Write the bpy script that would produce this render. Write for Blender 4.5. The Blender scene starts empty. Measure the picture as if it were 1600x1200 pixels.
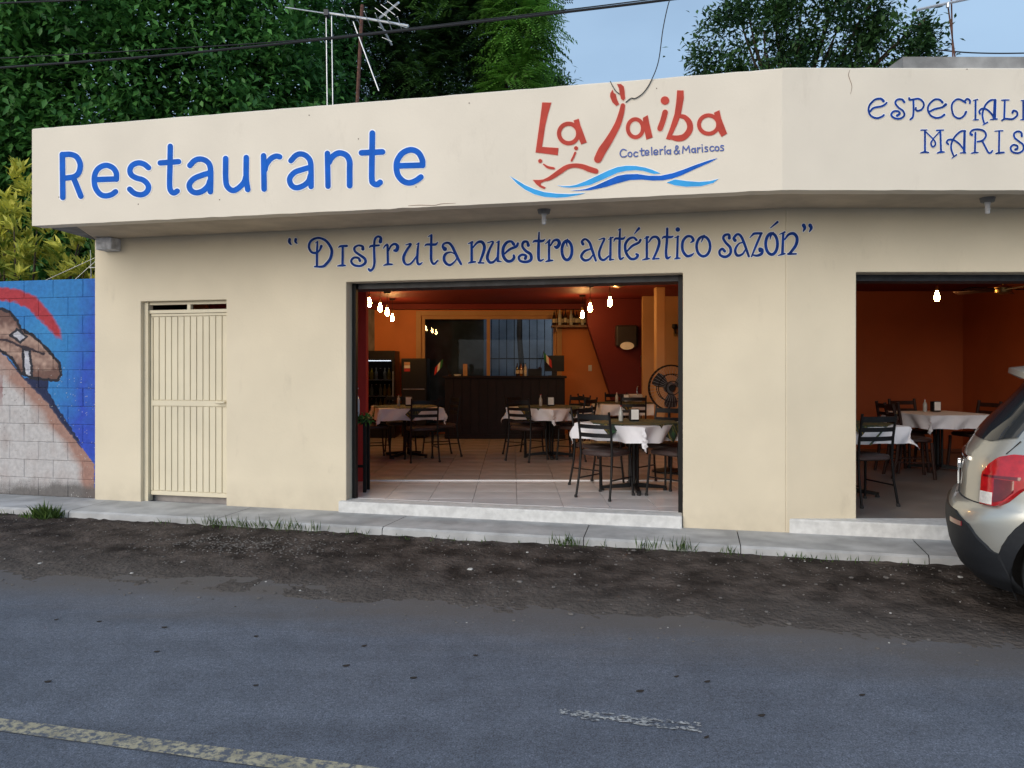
import bpy, bmesh, math, random
import numpy as np
from mathutils import Vector, Matrix, noise

# ------------------------------------------------------------------ camera, sky, sun, exposure
SC = bpy.context.scene
COL = SC.collection
F, CX, CY, EYE = 1200.0, 800.0, 572.0, 1.6        # photograph: focal length and horizon in its own pixels, eye height in m
cam_d = bpy.data.cameras.new('camera'); cam = bpy.data.objects.new('camera', cam_d); COL.objects.link(cam)
cam_d.sensor_width = 36.0; cam_d.lens = 36.0 * F / 1600.0
cam_d.shift_y = (CY - 600.0) / 1600.0
cam_d.clip_start = 0.05; cam_d.clip_end = 2000.0
cam.location = (0, 0, EYE); cam.rotation_euler = (math.radians(90), 0, 0)
SC.camera = cam

SUN_EL, SUN_AZ = math.radians(24), math.radians(212)   # azimuth from +Y clockwise: behind the camera
world = bpy.data.worlds.new('World'); SC.world = world; world.use_nodes = True
wn = world.node_tree.nodes; wl = world.node_tree.links; wn.clear()
w_out = wn.new('ShaderNodeOutputWorld'); w_bg = wn.new('ShaderNodeBackground'); w_sky = wn.new('ShaderNodeTexSky')
w_sky.sky_type = 'NISHITA'; w_sky.sun_disc = False; w_sky.sun_elevation = SUN_EL; w_sky.sun_rotation = SUN_AZ
w_sky.air_density = 1.0; w_sky.dust_density = 2.0; w_sky.ozone_density = 1.0
w_tc = wn.new('ShaderNodeTexCoord'); w_map = wn.new('ShaderNodeMapping'); w_map.inputs['Scale'].default_value = (1.0, 1.0, 2.6)
w_nz = wn.new('ShaderNodeTexNoise'); w_nz.inputs['Scale'].default_value = 1.7; w_nz.inputs['Detail'].default_value = 5
w_rmp = wn.new('ShaderNodeValToRGB'); w_rmp.color_ramp.elements[0].position = 0.36; w_rmp.color_ramp.elements[1].position = 0.72
w_rmp.color_ramp.elements[0].color = (0.42, 0.42, 0.42, 1); w_rmp.color_ramp.elements[1].color = (0.86, 0.86, 0.86, 1)
w_mix = wn.new('ShaderNodeMix'); w_mix.data_type = 'RGBA'
w_mix.inputs['B'].default_value = (3.7, 5.3, 7.2, 1)                # thin even cloud over the blue
wl.new(w_tc.outputs['Generated'], w_map.inputs['Vector']); wl.new(w_map.outputs['Vector'], w_nz.inputs['Vector'])
wl.new(w_nz.outputs['Fac'], w_rmp.inputs['Fac']); wl.new(w_rmp.outputs['Color'], w_mix.inputs['Factor'])
wl.new(w_sky.outputs['Color'], w_mix.inputs['A']); wl.new(w_mix.outputs['Result'], w_bg.inputs['Color'])
w_bg.inputs['Strength'].default_value = 0.11
wl.new(w_bg.outputs['Background'], w_out.inputs['Surface'])

sun_d = bpy.data.lights.new('sun', 'SUN'); sun_d.energy = 1.5; sun_d.angle = math.radians(55); sun_d.color = (1.0, 0.92, 0.82)
sun = bpy.data.objects.new('sun', sun_d); COL.objects.link(sun); sun.location = (0, -20, 20)
sd = Vector((math.sin(SUN_AZ) * math.cos(SUN_EL), math.cos(SUN_AZ) * math.cos(SUN_EL), math.sin(SUN_EL)))
sun.rotation_euler = sd.to_track_quat('Z', 'Y').to_euler()
SC.view_settings.view_transform = 'Standard'; SC.view_settings.look = 'None'
SC.view_settings.exposure = 0.24; SC.view_settings.gamma = 1.0; SC.view_settings.use_curve_mapping = False
SC.render.engine = 'CYCLES'
SC.cycles.max_bounces = 6; SC.cycles.transparent_max_bounces = 8

random.seed(7); RNG = np.random.default_rng(7)

# ------------------------------------------------------------------ coordinates
def P(px, py, Y):                    # photo pixel at depth Y
    return Vector(((px - CX) / F * Y, Y, EYE - (py - CY) / F * Y))
def PZ(px, py, z):                   # photo pixel on the level plane z
    Y = (EYE - z) * F / (py - CY)
    return Vector(((px - CX) / F * Y, Y, z))
ANG = math.radians(13.5); CA, SA = math.cos(ANG), math.sin(ANG)
OX, OY = 2.436, 6.83                 # the building's street corner
def S(u, v, z):                      # street frame: u along the front wall (to the right), v into the building
    return Vector((OX + u * CA + v * SA, OY - u * SA + v * CA, z))
def to_uv(X, Y):
    return ((X - OX) * CA - (Y - OY) * SA, (X - OX) * SA + (Y - OY) * CA)
def u_px(px, v=0.0):                 # u where the ray of photo column px meets the plane v
    k = (px - CX) / F                # X = kY ; (X-OX)SA+(Y-OY)CA = v
    Y = (v + OX * SA + OY * CA) / (k * SA + CA)
    return to_uv(k * Y, Y)[0]
def on_v(px, py, v):                 # pixel on the vertical plane v = const
    k = (px - CX) / F; Y = (v + OX * SA + OY * CA) / (k * SA + CA)
    return P(px, py, Y)

# ------------------------------------------------------------------ mesh helpers
class MB:
    def __init__(self): self.v = []; self.f = []; self.m = []
    def add(self, vs, fs, mi=0):
        b = len(self.v); self.v += [tuple(p) for p in vs]
        self.f += [tuple(b + i for i in f) for f in fs]; self.m += [mi] * len(fs); return self
    def hexa(self, c, mi=0):         # 8 corners: bottom ring (ccw from above) then top ring
        return self.add(c, [(3, 2, 1, 0), (4, 5, 6, 7), (0, 1, 5, 4), (1, 2, 6, 5), (2, 3, 7, 6), (3, 0, 4, 7)], mi)
    def box(self, x0, x1, y0, y1, z0, z1, mi=0):
        return self.hexa([(x0, y0, z0), (x1, y0, z0), (x1, y1, z0), (x0, y1, z0), (x0, y0, z1), (x1, y0, z1), (x1, y1, z1), (x0, y1, z1)], mi)
    def sbox(self, u0, u1, v0, v1, z0, z1, mi=0):
        return self.hexa([S(u0, v0, z0), S(u1, v0, z0), S(u1, v1, z0), S(u0, v1, z0), S(u0, v0, z1), S(u1, v0, z1), S(u1, v1, z1), S(u0, v1, z1)], mi)
    def prism(self, poly, z0, z1, mi=0):   # poly ccw from above
        n = len(poly)
        vs = [(p[0], p[1], z0) for p in poly] + [(p[0], p[1], z1) for p in poly]
        fs = [tuple(range(n - 1, -1, -1)), tuple(range(n, 2 * n))] + [(i, (i + 1) % n, n + (i + 1) % n, n + i) for i in range(n)]
        return self.add(vs, fs, mi)
    def plate(self, pts, back, mi=0):      # planar outline (facing the viewer) given thickness along vector back
        n = len(pts); vs = [Vector(p) for p in pts] + [Vector(p) + Vector(back) for p in pts]
        fs = [tuple(range(n)), tuple(range(2 * n - 1, n - 1, -1))] + [((i + 1) % n, i, n + i, n + (i + 1) % n) for i in range(n)]
        return self.add(vs, fs, mi)
    def tube(self, pts, r, n=8, mi=0, cap=True):
        pts = [Vector(p) for p in pts]; rs = r if isinstance(r, (list, tuple)) else [r] * len(pts)
        vs = []; prev = None
        for i, p in enumerate(pts):
            t = (pts[min(i + 1, len(pts) - 1)] - pts[max(i - 1, 0)])
            t = t.normalized() if t.length > 1e-9 else Vector((0, 0, 1))
            a = prev if prev is not None else (Vector((1, 0, 0)) if abs(t.x) < 0.8 else Vector((0, 1, 0)))
            a = (a - t * a.dot(t)); a = a.normalized() if a.length > 1e-6 else t.orthogonal().normalized()
            prev = a; b = t.cross(a)
            for k in range(n):
                q = 2 * math.pi * k / n; vs.append(p + (a * math.cos(q) + b * math.sin(q)) * rs[i])
        fs = [(i * n + k, i * n + (k + 1) % n, (i + 1) * n + (k + 1) % n, (i + 1) * n + k) for i in range(len(pts) - 1) for k in range(n)]
        if cap: fs += [tuple(range(n - 1, -1, -1)), tuple((len(pts) - 1) * n + k for k in range(n))]
        return self.add(vs, fs, mi)
    def lathe(self, prof, c=(0, 0, 0), n=16, mi=0, ax='z'):   # prof: list of (r, h)
        vs = []
        for r, h in prof:
            for k in range(n):
                q = 2 * math.pi * k / n; a, b = r * math.cos(q), r * math.sin(q)
                p = (a, b, h) if ax == 'z' else ((a, h, b) if ax == 'y' else (h, a, b))
                vs.append((c[0] + p[0], c[1] + p[1], c[2] + p[2]))
        m = len(prof)
        fs = [(i * n + k, i * n + (k + 1) % n, (i + 1) * n + (k + 1) % n, (i + 1) * n + k) for i in range(m - 1) for k in range(n)]
        fs += [tuple(range(n - 1, -1, -1)), tuple((m - 1) * n + k for k in range(n))]
        if ax == 'y': fs = [f[::-1] for f in fs]
        return self.add(vs, fs, mi)

def root_loc(o):
    p = Vector((0, 0, 0))
    while o is not None: p = p + o.location; o = o.parent
    return p
def obj(name, mb, mats, parent=None, smooth=False, bevel=0.0, local=False):
    """one mesh object; world-space geometry is re-based to the parent's (unrotated) origin unless local"""
    me = bpy.data.meshes.new(name)
    off = Vector((0, 0, 0)) if (local or parent is None) else root_loc(parent)
    me.from_pydata([(p[0] - off.x, p[1] - off.y, p[2] - off.z) for p in mb.v], [], mb.f)
    mats = mats if isinstance(mats, (list, tuple)) else [mats]
    for m in mats: me.materials.append(MAT[m])
    if len(mats) > 1: me.polygons.foreach_set('material_index', mb.m)
    if smooth: me.polygons.foreach_set('use_smooth', [True] * len(me.polygons))
    me.update()
    o = bpy.data.objects.new(name, me); COL.objects.link(o)
    if parent is not None: o.parent = parent
    if bevel > 0:
        b = o.modifiers.new('bevel', 'BEVEL'); b.width = bevel; b.segments = 2; b.limit_method = 'ANGLE'; b.angle_limit = math.radians(40)
    if smooth and bevel == 0:
        try: me.set_sharp_from_angle(angle=math.radians(42))
        except Exception: pass
    return o
def tag(o, label=None, cat=None, group=None, kind=None):
    if label: o['label'] = label
    if cat: o['category'] = cat
    if group: o['group'] = group
    if kind: o['kind'] = kind
    return o
def thing(name, label, cat, loc=(0, 0, 0), rz=0.0, group=None):
    o = bpy.data.objects.new(name, None); COL.objects.link(o); o.empty_display_size = 0.2
    o.location = loc; o.rotation_euler = (0, 0, rz)
    return tag(o, label, cat, group)
def copy_tree(o, parent=None):
    c = o.copy(); COL.objects.link(c)
    if parent is not None: c.parent = parent
    for ch in list(o.children): copy_tree(ch, c)
    return c
def rebase(o):                       # one-mesh thing: put its origin at its base
    me = o.data; n = len(me.vertices); a = np.empty(n * 3, np.float32); me.vertices.foreach_get('co', a); a = a.reshape(-1, 3)
    c = np.array([(a[:, 0].min() + a[:, 0].max()) / 2, (a[:, 1].min() + a[:, 1].max()) / 2, a[:, 2].min()], np.float32)
    a -= c; me.vertices.foreach_set('co', a.ravel()); o.location = [float(q) for q in c]; me.update(); return o

# ------------------------------------------------------------------ materials
MAT = {}
def M(name, col, rough=0.6, var=0.12, scale=6.0, bump=0.0, bscale=60.0, metal=0.0, spec=0.5, emit=0.0, coat=0.0, col2=None, lo=0.35, hi=0.65, detail=5.0, rvar=0.0):
    m = bpy.data.materials.new(name); m.use_nodes = True; nt = m.node_tree; N, L = nt.nodes, nt.links
    b = N['Principled BSDF']; b.inputs['Roughness'].default_value = rough; b.inputs['Metallic'].default_value = metal
    b.inputs['Specular IOR Level'].default_value = spec; b.inputs['Coat Weight'].default_value = coat
    tc = N.new('ShaderNodeTexCoord'); nz = N.new('ShaderNodeTexNoise'); nz.inputs['Scale'].default_value = scale; nz.inputs['Detail'].default_value = detail
    L.new(tc.outputs['Object'], nz.inputs['Vector'])
    rp = N.new('ShaderNodeValToRGB'); rp.color_ramp.elements[0].position = lo; rp.color_ramp.elements[1].position = hi
    c0 = tuple(c * (1 - var) for c in col[:3]) + (1,)
    c1 = (tuple(col2[:3]) + (1,)) if col2 else tuple(min(1, c * (1 + var * 0.7)) for c in col[:3]) + (1,)
    rp.color_ramp.elements[0].color = c0; rp.color_ramp.elements[1].color = c1
    L.new(nz.outputs['Fac'], rp.inputs['Fac']); L.new(rp.outputs['Color'], b.inputs['Base Color'])
    if rvar > 0:
        mr = N.new('ShaderNodeMapRange'); mr.inputs['To Min'].default_value = rough - rvar; mr.inputs['To Max'].default_value = rough + rvar
        L.new(nz.outputs['Fac'], mr.inputs['Value']); L.new(mr.outputs['Result'], b.inputs['Roughness'])
    if bump > 0:
        n2 = N.new('ShaderNodeTexNoise'); n2.inputs['Scale'].default_value = bscale; n2.inputs['Detail'].default_value = 6
        L.new(tc.outputs['Object'], n2.inputs['Vector'])
        bp = N.new('ShaderNodeBump'); bp.inputs['Strength'].default_value = 1.0; bp.inputs['Distance'].default_value = bump
        L.new(n2.outputs['Fac'], bp.inputs['Height']); L.new(bp.outputs['Normal'], b.inputs['Normal'])
    if emit > 0:
        L.new(rp.outputs['Color'], b.inputs['Emission Color']); b.inputs['Emission Strength'].default_value = emit
    MAT[name] = m; return m
def wall_paint(name, col, grime, bump=0.0016):
    """painted render: faint large blotches, fine trowel relief, grime specks and a splash band with its own ragged edge"""
    m = M(name, col, 0.75, 0.05, 1.3, bump, 45.0, detail=6); nt = m.node_tree; N, L = nt.nodes, nt.links; b = N['Principled BSDF']
    tc = [n for n in N if n.type == 'TEX_COORD'][0]; ramp = [n for n in N if n.type == 'VALTORGB'][0]
    n1 = N.new('ShaderNodeTexNoise'); n1.inputs['Scale'].default_value = 3.1; n1.inputs['Detail'].default_value = 9; n1.inputs['Roughness'].default_value = 0.72
    mp = N.new('ShaderNodeMapping'); mp.inputs['Scale'].default_value = (1, 1, 0.35); L.new(tc.outputs['Object'], mp.inputs['Vector']); L.new(mp.outputs['Vector'], n1.inputs['Vector'])
    r1 = N.new('ShaderNodeValToRGB'); r1.color_ramp.elements[0].position = 0.60; r1.color_ramp.elements[1].position = 0.82
    r1.color_ramp.elements[0].color = (0, 0, 0, 1); r1.color_ramp.elements[1].color = (0.42, 0.42, 0.42, 1); L.new(n1.outputs['Fac'], r1.inputs['Fac'])
    mx = N.new('ShaderNodeMix'); mx.data_type = 'RGBA'; mx.inputs['B'].default_value = tuple(grime) + (1,)
    L.new(r1.outputs['Color'], mx.inputs['Factor']); L.new(ramp.outputs['Color'], mx.inputs['A'])
    # splashed dirt low on the wall, broken up by noise
    geo = N.new('ShaderNodeNewGeometry'); sx = N.new('ShaderNodeSeparateXYZ'); L.new(geo.outputs['Position'], sx.inputs['Vector'])
    mr = N.new('ShaderNodeMapRange'); mr.inputs['From Min'].default_value = 0.12; mr.inputs['From Max'].default_value = 0.42; mr.inputs['To Min'].default_value = 0.62; mr.inputs['To Max'].default_value = 0.0
    L.new(sx.outputs['Z'], mr.inputs['Value'])
    n2 = N.new('ShaderNodeTexNoise'); n2.inputs['Scale'].default_value = 7; n2.inputs['Detail'].default_value = 8; L.new(tc.outputs['Object'], n2.inputs['Vector'])
    mu = N.new('ShaderNodeMath'); mu.operation = 'MULTIPLY'; L.new(mr.outputs['Result'], mu.inputs[0]); L.new(n2.outputs['Fac'], mu.inputs[1])
    m2 = N.new('ShaderNodeMix'); m2.data_type = 'RGBA'; m2.inputs['B'].default_value = tuple(g * 0.8 for g in grime) + (1,)
    L.new(mu.outputs['Value'], m2.inputs['Factor']); L.new(mx.outputs['Result'], m2.inputs['A']); L.new(m2.outputs['Result'], b.inputs['Base Color'])
    return m
wall_paint('cream', (0.74, 0.655, 0.50), (0.42, 0.36, 0.27))
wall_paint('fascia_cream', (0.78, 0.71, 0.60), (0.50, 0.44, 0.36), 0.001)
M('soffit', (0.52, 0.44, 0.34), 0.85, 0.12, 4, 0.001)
M('raw_concrete', (0.22, 0.22, 0.22), 0.9, 0.3, 5, 0.003, 40)
M('white_step', (0.64, 0.64, 0.63), 0.8, 0.12, 14, 0.004, 30, col2=(0.70, 0.70, 0.69))
M('concrete_walk', (0.43, 0.43, 0.43), 0.9, 0.25, 3.5, 0.003, 70, detail=9)
M('joint_dark', (0.10, 0.095, 0.09), 0.95, 0.2, 9)
M('old_slab', (0.33, 0.33, 0.33), 0.9, 0.35, 2.2, 0.003, 40, detail=9)
M('bracket_white', (0.62, 0.63, 0.66), 0.8, 0.3, 14, 0.002, 40)
M('orange', (0.62, 0.185, 0.040), 0.6, 0.06, 2, 0.0008)
M('maroon_lit', (0.46, 0.040, 0.036), 0.6, 0.08, 2, 0.0008, spec=0.2)  # the maroon paint brightened: outdoor light on the pier put into the colour
M('maroon', (0.115, 0.014, 0.012), 0.6, 0.08, 2, 0.0008, spec=0.2)  # same paint darkened on the stair wall: dim bulb light put into the colour
M('maroon_dark', (0.17, 0.018, 0.016), 0.6, 0.08, 2, spec=0.25)
M('deep_orange', (0.38, 0.085, 0.022), 0.6, 0.06, 2, 0.0008)
M('ochre', (0.50, 0.27, 0.11), 0.6, 0.08, 2)
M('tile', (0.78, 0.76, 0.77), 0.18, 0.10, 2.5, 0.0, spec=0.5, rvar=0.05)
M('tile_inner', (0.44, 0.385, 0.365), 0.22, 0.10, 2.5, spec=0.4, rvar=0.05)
M('grout', (0.40, 0.37, 0.36), 0.9, 0.15, 9)
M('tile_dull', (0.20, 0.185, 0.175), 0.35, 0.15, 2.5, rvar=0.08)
M('door_paint', (0.72, 0.65, 0.49), 0.5, 0.05, 2.5, 0.0006, 25)
M('black_metal', (0.008, 0.008, 0.009), 0.45, 0.2, 20, spec=0.22)
M('dark_steel', (0.05, 0.052, 0.058), 0.5, 0.25, 12, metal=0.4)
M('steel', (0.45, 0.46, 0.48), 0.35, 0.15, 20, metal=0.9)
M('aluminium', (0.72, 0.74, 0.77), 0.4, 0.12, 20, metal=0.7)
M('rust', (0.12, 0.055, 0.04), 0.9, 0.4, 25, 0.001)
M('seat_brown', (0.045, 0.028, 0.026), 0.5, 0.15, 30, 0.0005, 200, spec=0.3)
M('wood_dark', (0.030, 0.012, 0.009), 0.5, 0.3, 12, spec=0.25)
M('bar_wood', (0.009, 0.004, 0.006), 0.5, 0.3, 6, spec=0.25)
M('cloth_white', (0.74, 0.73, 0.77), 0.85, 0.05, 7, 0.0008, 220)
M('porcelain', (0.72, 0.70, 0.67), 0.2, 0.03, 5)
M('plastic_black', (0.010, 0.010, 0.011), 0.4, 0.1, 20, spec=0.25)
M('plastic_smoke', (0.030, 0.026, 0.026), 0.3, 0.1, 10, spec=0.3)
M('paper', (0.78, 0.77, 0.74), 0.9, 0.05, 15)
M('kraft', (0.45, 0.26, 0.14), 0.8, 0.15, 15)
M('bulb', (1.0, 0.56, 0.19), 0.4, 0.0, 5, emit=195.0)
M('cord', (0.02, 0.015, 0.012), 0.7, 0.1, 20)
M('brass', (0.35, 0.22, 0.08), 0.4, 0.2, 20, metal=0.8)
M('cable', (0.010, 0.010, 0.012), 0.6, 0.1, 20)
M('blue_paint', (0.006, 0.118, 0.56), 0.7, 0.12, 9, spec=0.2)
M('navy_paint', (0.006, 0.050, 0.30), 0.7, 0.35, 14, spec=0.2)
M('small_blue', (0.05, 0.10, 0.36), 0.5, 0.15, 14)
M('halo', (0.92, 0.94, 0.97), 0.8, 0.03, 6, spec=0.2)
M('red_paint', (0.50, 0.065, 0.045), 0.7, 0.12, 9, spec=0.2)
M('red_halo', (0.85, 0.62, 0.52), 0.7, 0.05, 6)
M('sky_blue_paint', (0.05, 0.38, 0.80), 0.7, 0.12, 9, spec=0.2)
M('wave_blue', (0.008, 0.12, 0.55), 0.7, 0.18, 9, spec=0.2)
M('bottle_dark', (0.035, 0.018, 0.010), 0.1, 0.3, 12)
M('bottle_amber', (0.22, 0.075, 0.015), 0.1, 0.3, 12)
M('bottle_clear', (0.45, 0.45, 0.42), 0.08, 0.1, 12)
M('juice', (0.62, 0.42, 0.05), 0.2, 0.1, 12)
M('label_cream', (0.6, 0.52, 0.38), 0.7, 0.1, 25)
M('leaf_garland', (0.012, 0.05, 0.028), 0.5, 0.4, 20)
M('gel', (0.55, 0.62, 0.72), 0.15, 0.05, 6)
M('flag_green', (0.015, 0.14, 0.05), 0.8, 0.1, 10); M('flag_white', (0.7, 0.68, 0.62), 0.8, 0.05, 10); M('flag_red', (0.45, 0.03, 0.03), 0.8, 0.1, 10)
M('courtyard_wall', (0.36, 0.40, 0.46), 0.9, 0.3, 1.6, 0.003, 30)
M('shed_dark', (0.10, 0.11, 0.12), 0.9, 0.4, 2.5, 0.003, 30)
M('rubber', (0.018, 0.018, 0.019), 0.85, 0.2, 30)
M('cladding', (0.016, 0.018, 0.022), 0.6, 0.12, 40, 0.0005, 400, spec=0.3)
M('car_paint', (0.50, 0.495, 0.45), 0.32, 0.03, 3, metal=0.55, coat=0.8)
M('car_glass', (0.022, 0.028, 0.034), 0.04, 0.05, 3, spec=0.9)
M('lamp_red', (0.50, 0.010, 0.014), 0.12, 0.25, 18, coat=1.0)
M('lamp_dark_red', (0.16, 0.004, 0.008), 0.12, 0.25, 18, coat=1.0)
M('lamp_white', (0.75, 0.72, 0.68), 0.15, 0.15, 40, coat=1.0)
M('chrome', (0.75, 0.75, 0.76), 0.12, 0.02, 8, metal=1.0)
M('rim', (0.35, 0.36, 0.38), 0.35, 0.1, 10, metal=0.9)
M('bark', (0.075, 0.055, 0.042), 0.95, 0.4, 8, 0.01, 14)
M('dry_leaf', (0.03, 0.022, 0.018), 0.8, 0.3, 20)
M('stone', (0.15, 0.135, 0.125), 0.9, 0.4, 14, 0.003, 60)
M('litter', (0.55, 0.53, 0.50), 0.8, 0.15, 20)
M('mortar', (0.16, 0.16, 0.17), 0.95, 0.3, 12, 0.003, 50)
M('tan_tile_wood', (0.20, 0.10, 0.06), 0.5, 0.2, 9)

def glass_pane(name, tint):
    m = bpy.data.materials.new(name); m.use_nodes = True; N, L = m.node_tree.nodes, m.node_tree.links; N.clear()
    o = N.new('ShaderNodeOutputMaterial'); mx = N.new('ShaderNodeMixShader'); fr = N.new('ShaderNodeFresnel'); fr.inputs['IOR'].default_value = 1.28
    nz = N.new('ShaderNodeTexNoise'); nz.inputs['Scale'].default_value = 2.0
    rp = N.new('ShaderNodeValToRGB'); rp.color_ramp.elements[0].color = tuple(t * 0.9 for t in tint) + (1,); rp.color_ramp.elements[1].color = tuple(tint) + (1,)
    L.new(nz.outputs['Fac'], rp.inputs['Fac'])
    tr = N.new('ShaderNodeBsdfTransparent'); gl = N.new('ShaderNodeBsdfGlossy'); gl.inputs['Roughness'].default_value = 0.02
    L.new(rp.outputs['Color'], tr.inputs['Color'])
    L.new(fr.outputs['Fac'], mx.inputs['Fac']); L.new(tr.outputs['BSDF'], mx.inputs[1]); L.new(gl.outputs['BSDF'], mx.inputs[2]); L.new(mx.outputs['Shader'], o.inputs['Surface'])
    MAT[name] = m
glass_pane('pane_glass', (0.80, 0.86, 0.90)); glass_pane('cooler_glass', (0.55, 0.57, 0.60))

def leaf_mat(name, dark, light, trans=0.25, rough=0.42):
    """leaf colour comes from a per-leaf random tint stored on the mesh; some light passes through"""
    m = bpy.data.materials.new(name); m.use_nodes = True; N, L = m.node_tree.nodes, m.node_tree.links
    b = N['Principled BSDF']; b.inputs['Roughness'].default_value = rough; b.inputs['Specular IOR Level'].default_value = 0.25
    at = N.new('ShaderNodeAttribute'); at.attribute_name = 'tint'
    rp = N.new('ShaderNodeValToRGB'); rp.color_ramp.elements[0].color = tuple(dark) + (1,); rp.color_ramp.elements[1].color = tuple(light) + (1,)
    L.new(at.outputs['Fac'], rp.inputs['Fac']); L.new(rp.outputs['Color'], b.inputs['Base Color'])
    tl = N.new('ShaderNodeBsdfTranslucent'); L.new(rp.outputs['Color'], tl.inputs['Color'])
    mx = N.new('ShaderNodeMixShader'); mx.inputs['Fac'].default_value = trans
    L.new(b.outputs['BSDF'], mx.inputs[1]); L.new(tl.outputs['BSDF'], mx.inputs[2]); L.new(mx.outputs['Shader'], N['Material Output'].inputs['Surface'])
    MAT[name] = m
leaf_mat('leaf_broad', (0.028, 0.105, 0.028), (0.13, 0.34, 0.075), 0.3)
leaf_mat('leaf_feather', (0.014, 0.038, 0.022), (0.20, 0.44, 0.075), 0.35)
leaf_mat('leaf_far', (0.016, 0.046, 0.020), (0.075, 0.165, 0.045))
leaf_mat('leaf_croton', (0.10, 0.19, 0.025), (0.74, 0.70, 0.12), 0.35)
leaf_mat('grass_blade', (0.03, 0.06, 0.015), (0.10, 0.17, 0.04))
leaf_mat('topper_leaf', (0.006, 0.020, 0.014), (0.03, 0.06, 0.03), 0.0, 0.8)

def attr_mat(name, rough=0.85):      # painted blocks: colour attribute 'paint' with a little grain and relief
    m = M(name, (1, 1, 1), rough, 0.18, 22, 0.004, 55); N, L = m.node_tree.nodes, m.node_tree.links; b = N['Principled BSDF']
    rp = [n for n in N if n.type == 'VALTORGB'][0]; at = N.new('ShaderNodeAttribute'); at.attribute_name = 'paint'
    mx = N.new('ShaderNodeMix'); mx.data_type = 'RGBA'; mx.blend_type = 'MULTIPLY'; mx.inputs['Factor'].default_value = 1.0
    L.new(at.outputs['Color'], mx.inputs['A']); L.new(rp.outputs['Color'], mx.inputs['B']); L.new(mx.outputs['Result'], b.inputs['Base Color'])
attr_mat('mural')

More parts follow.
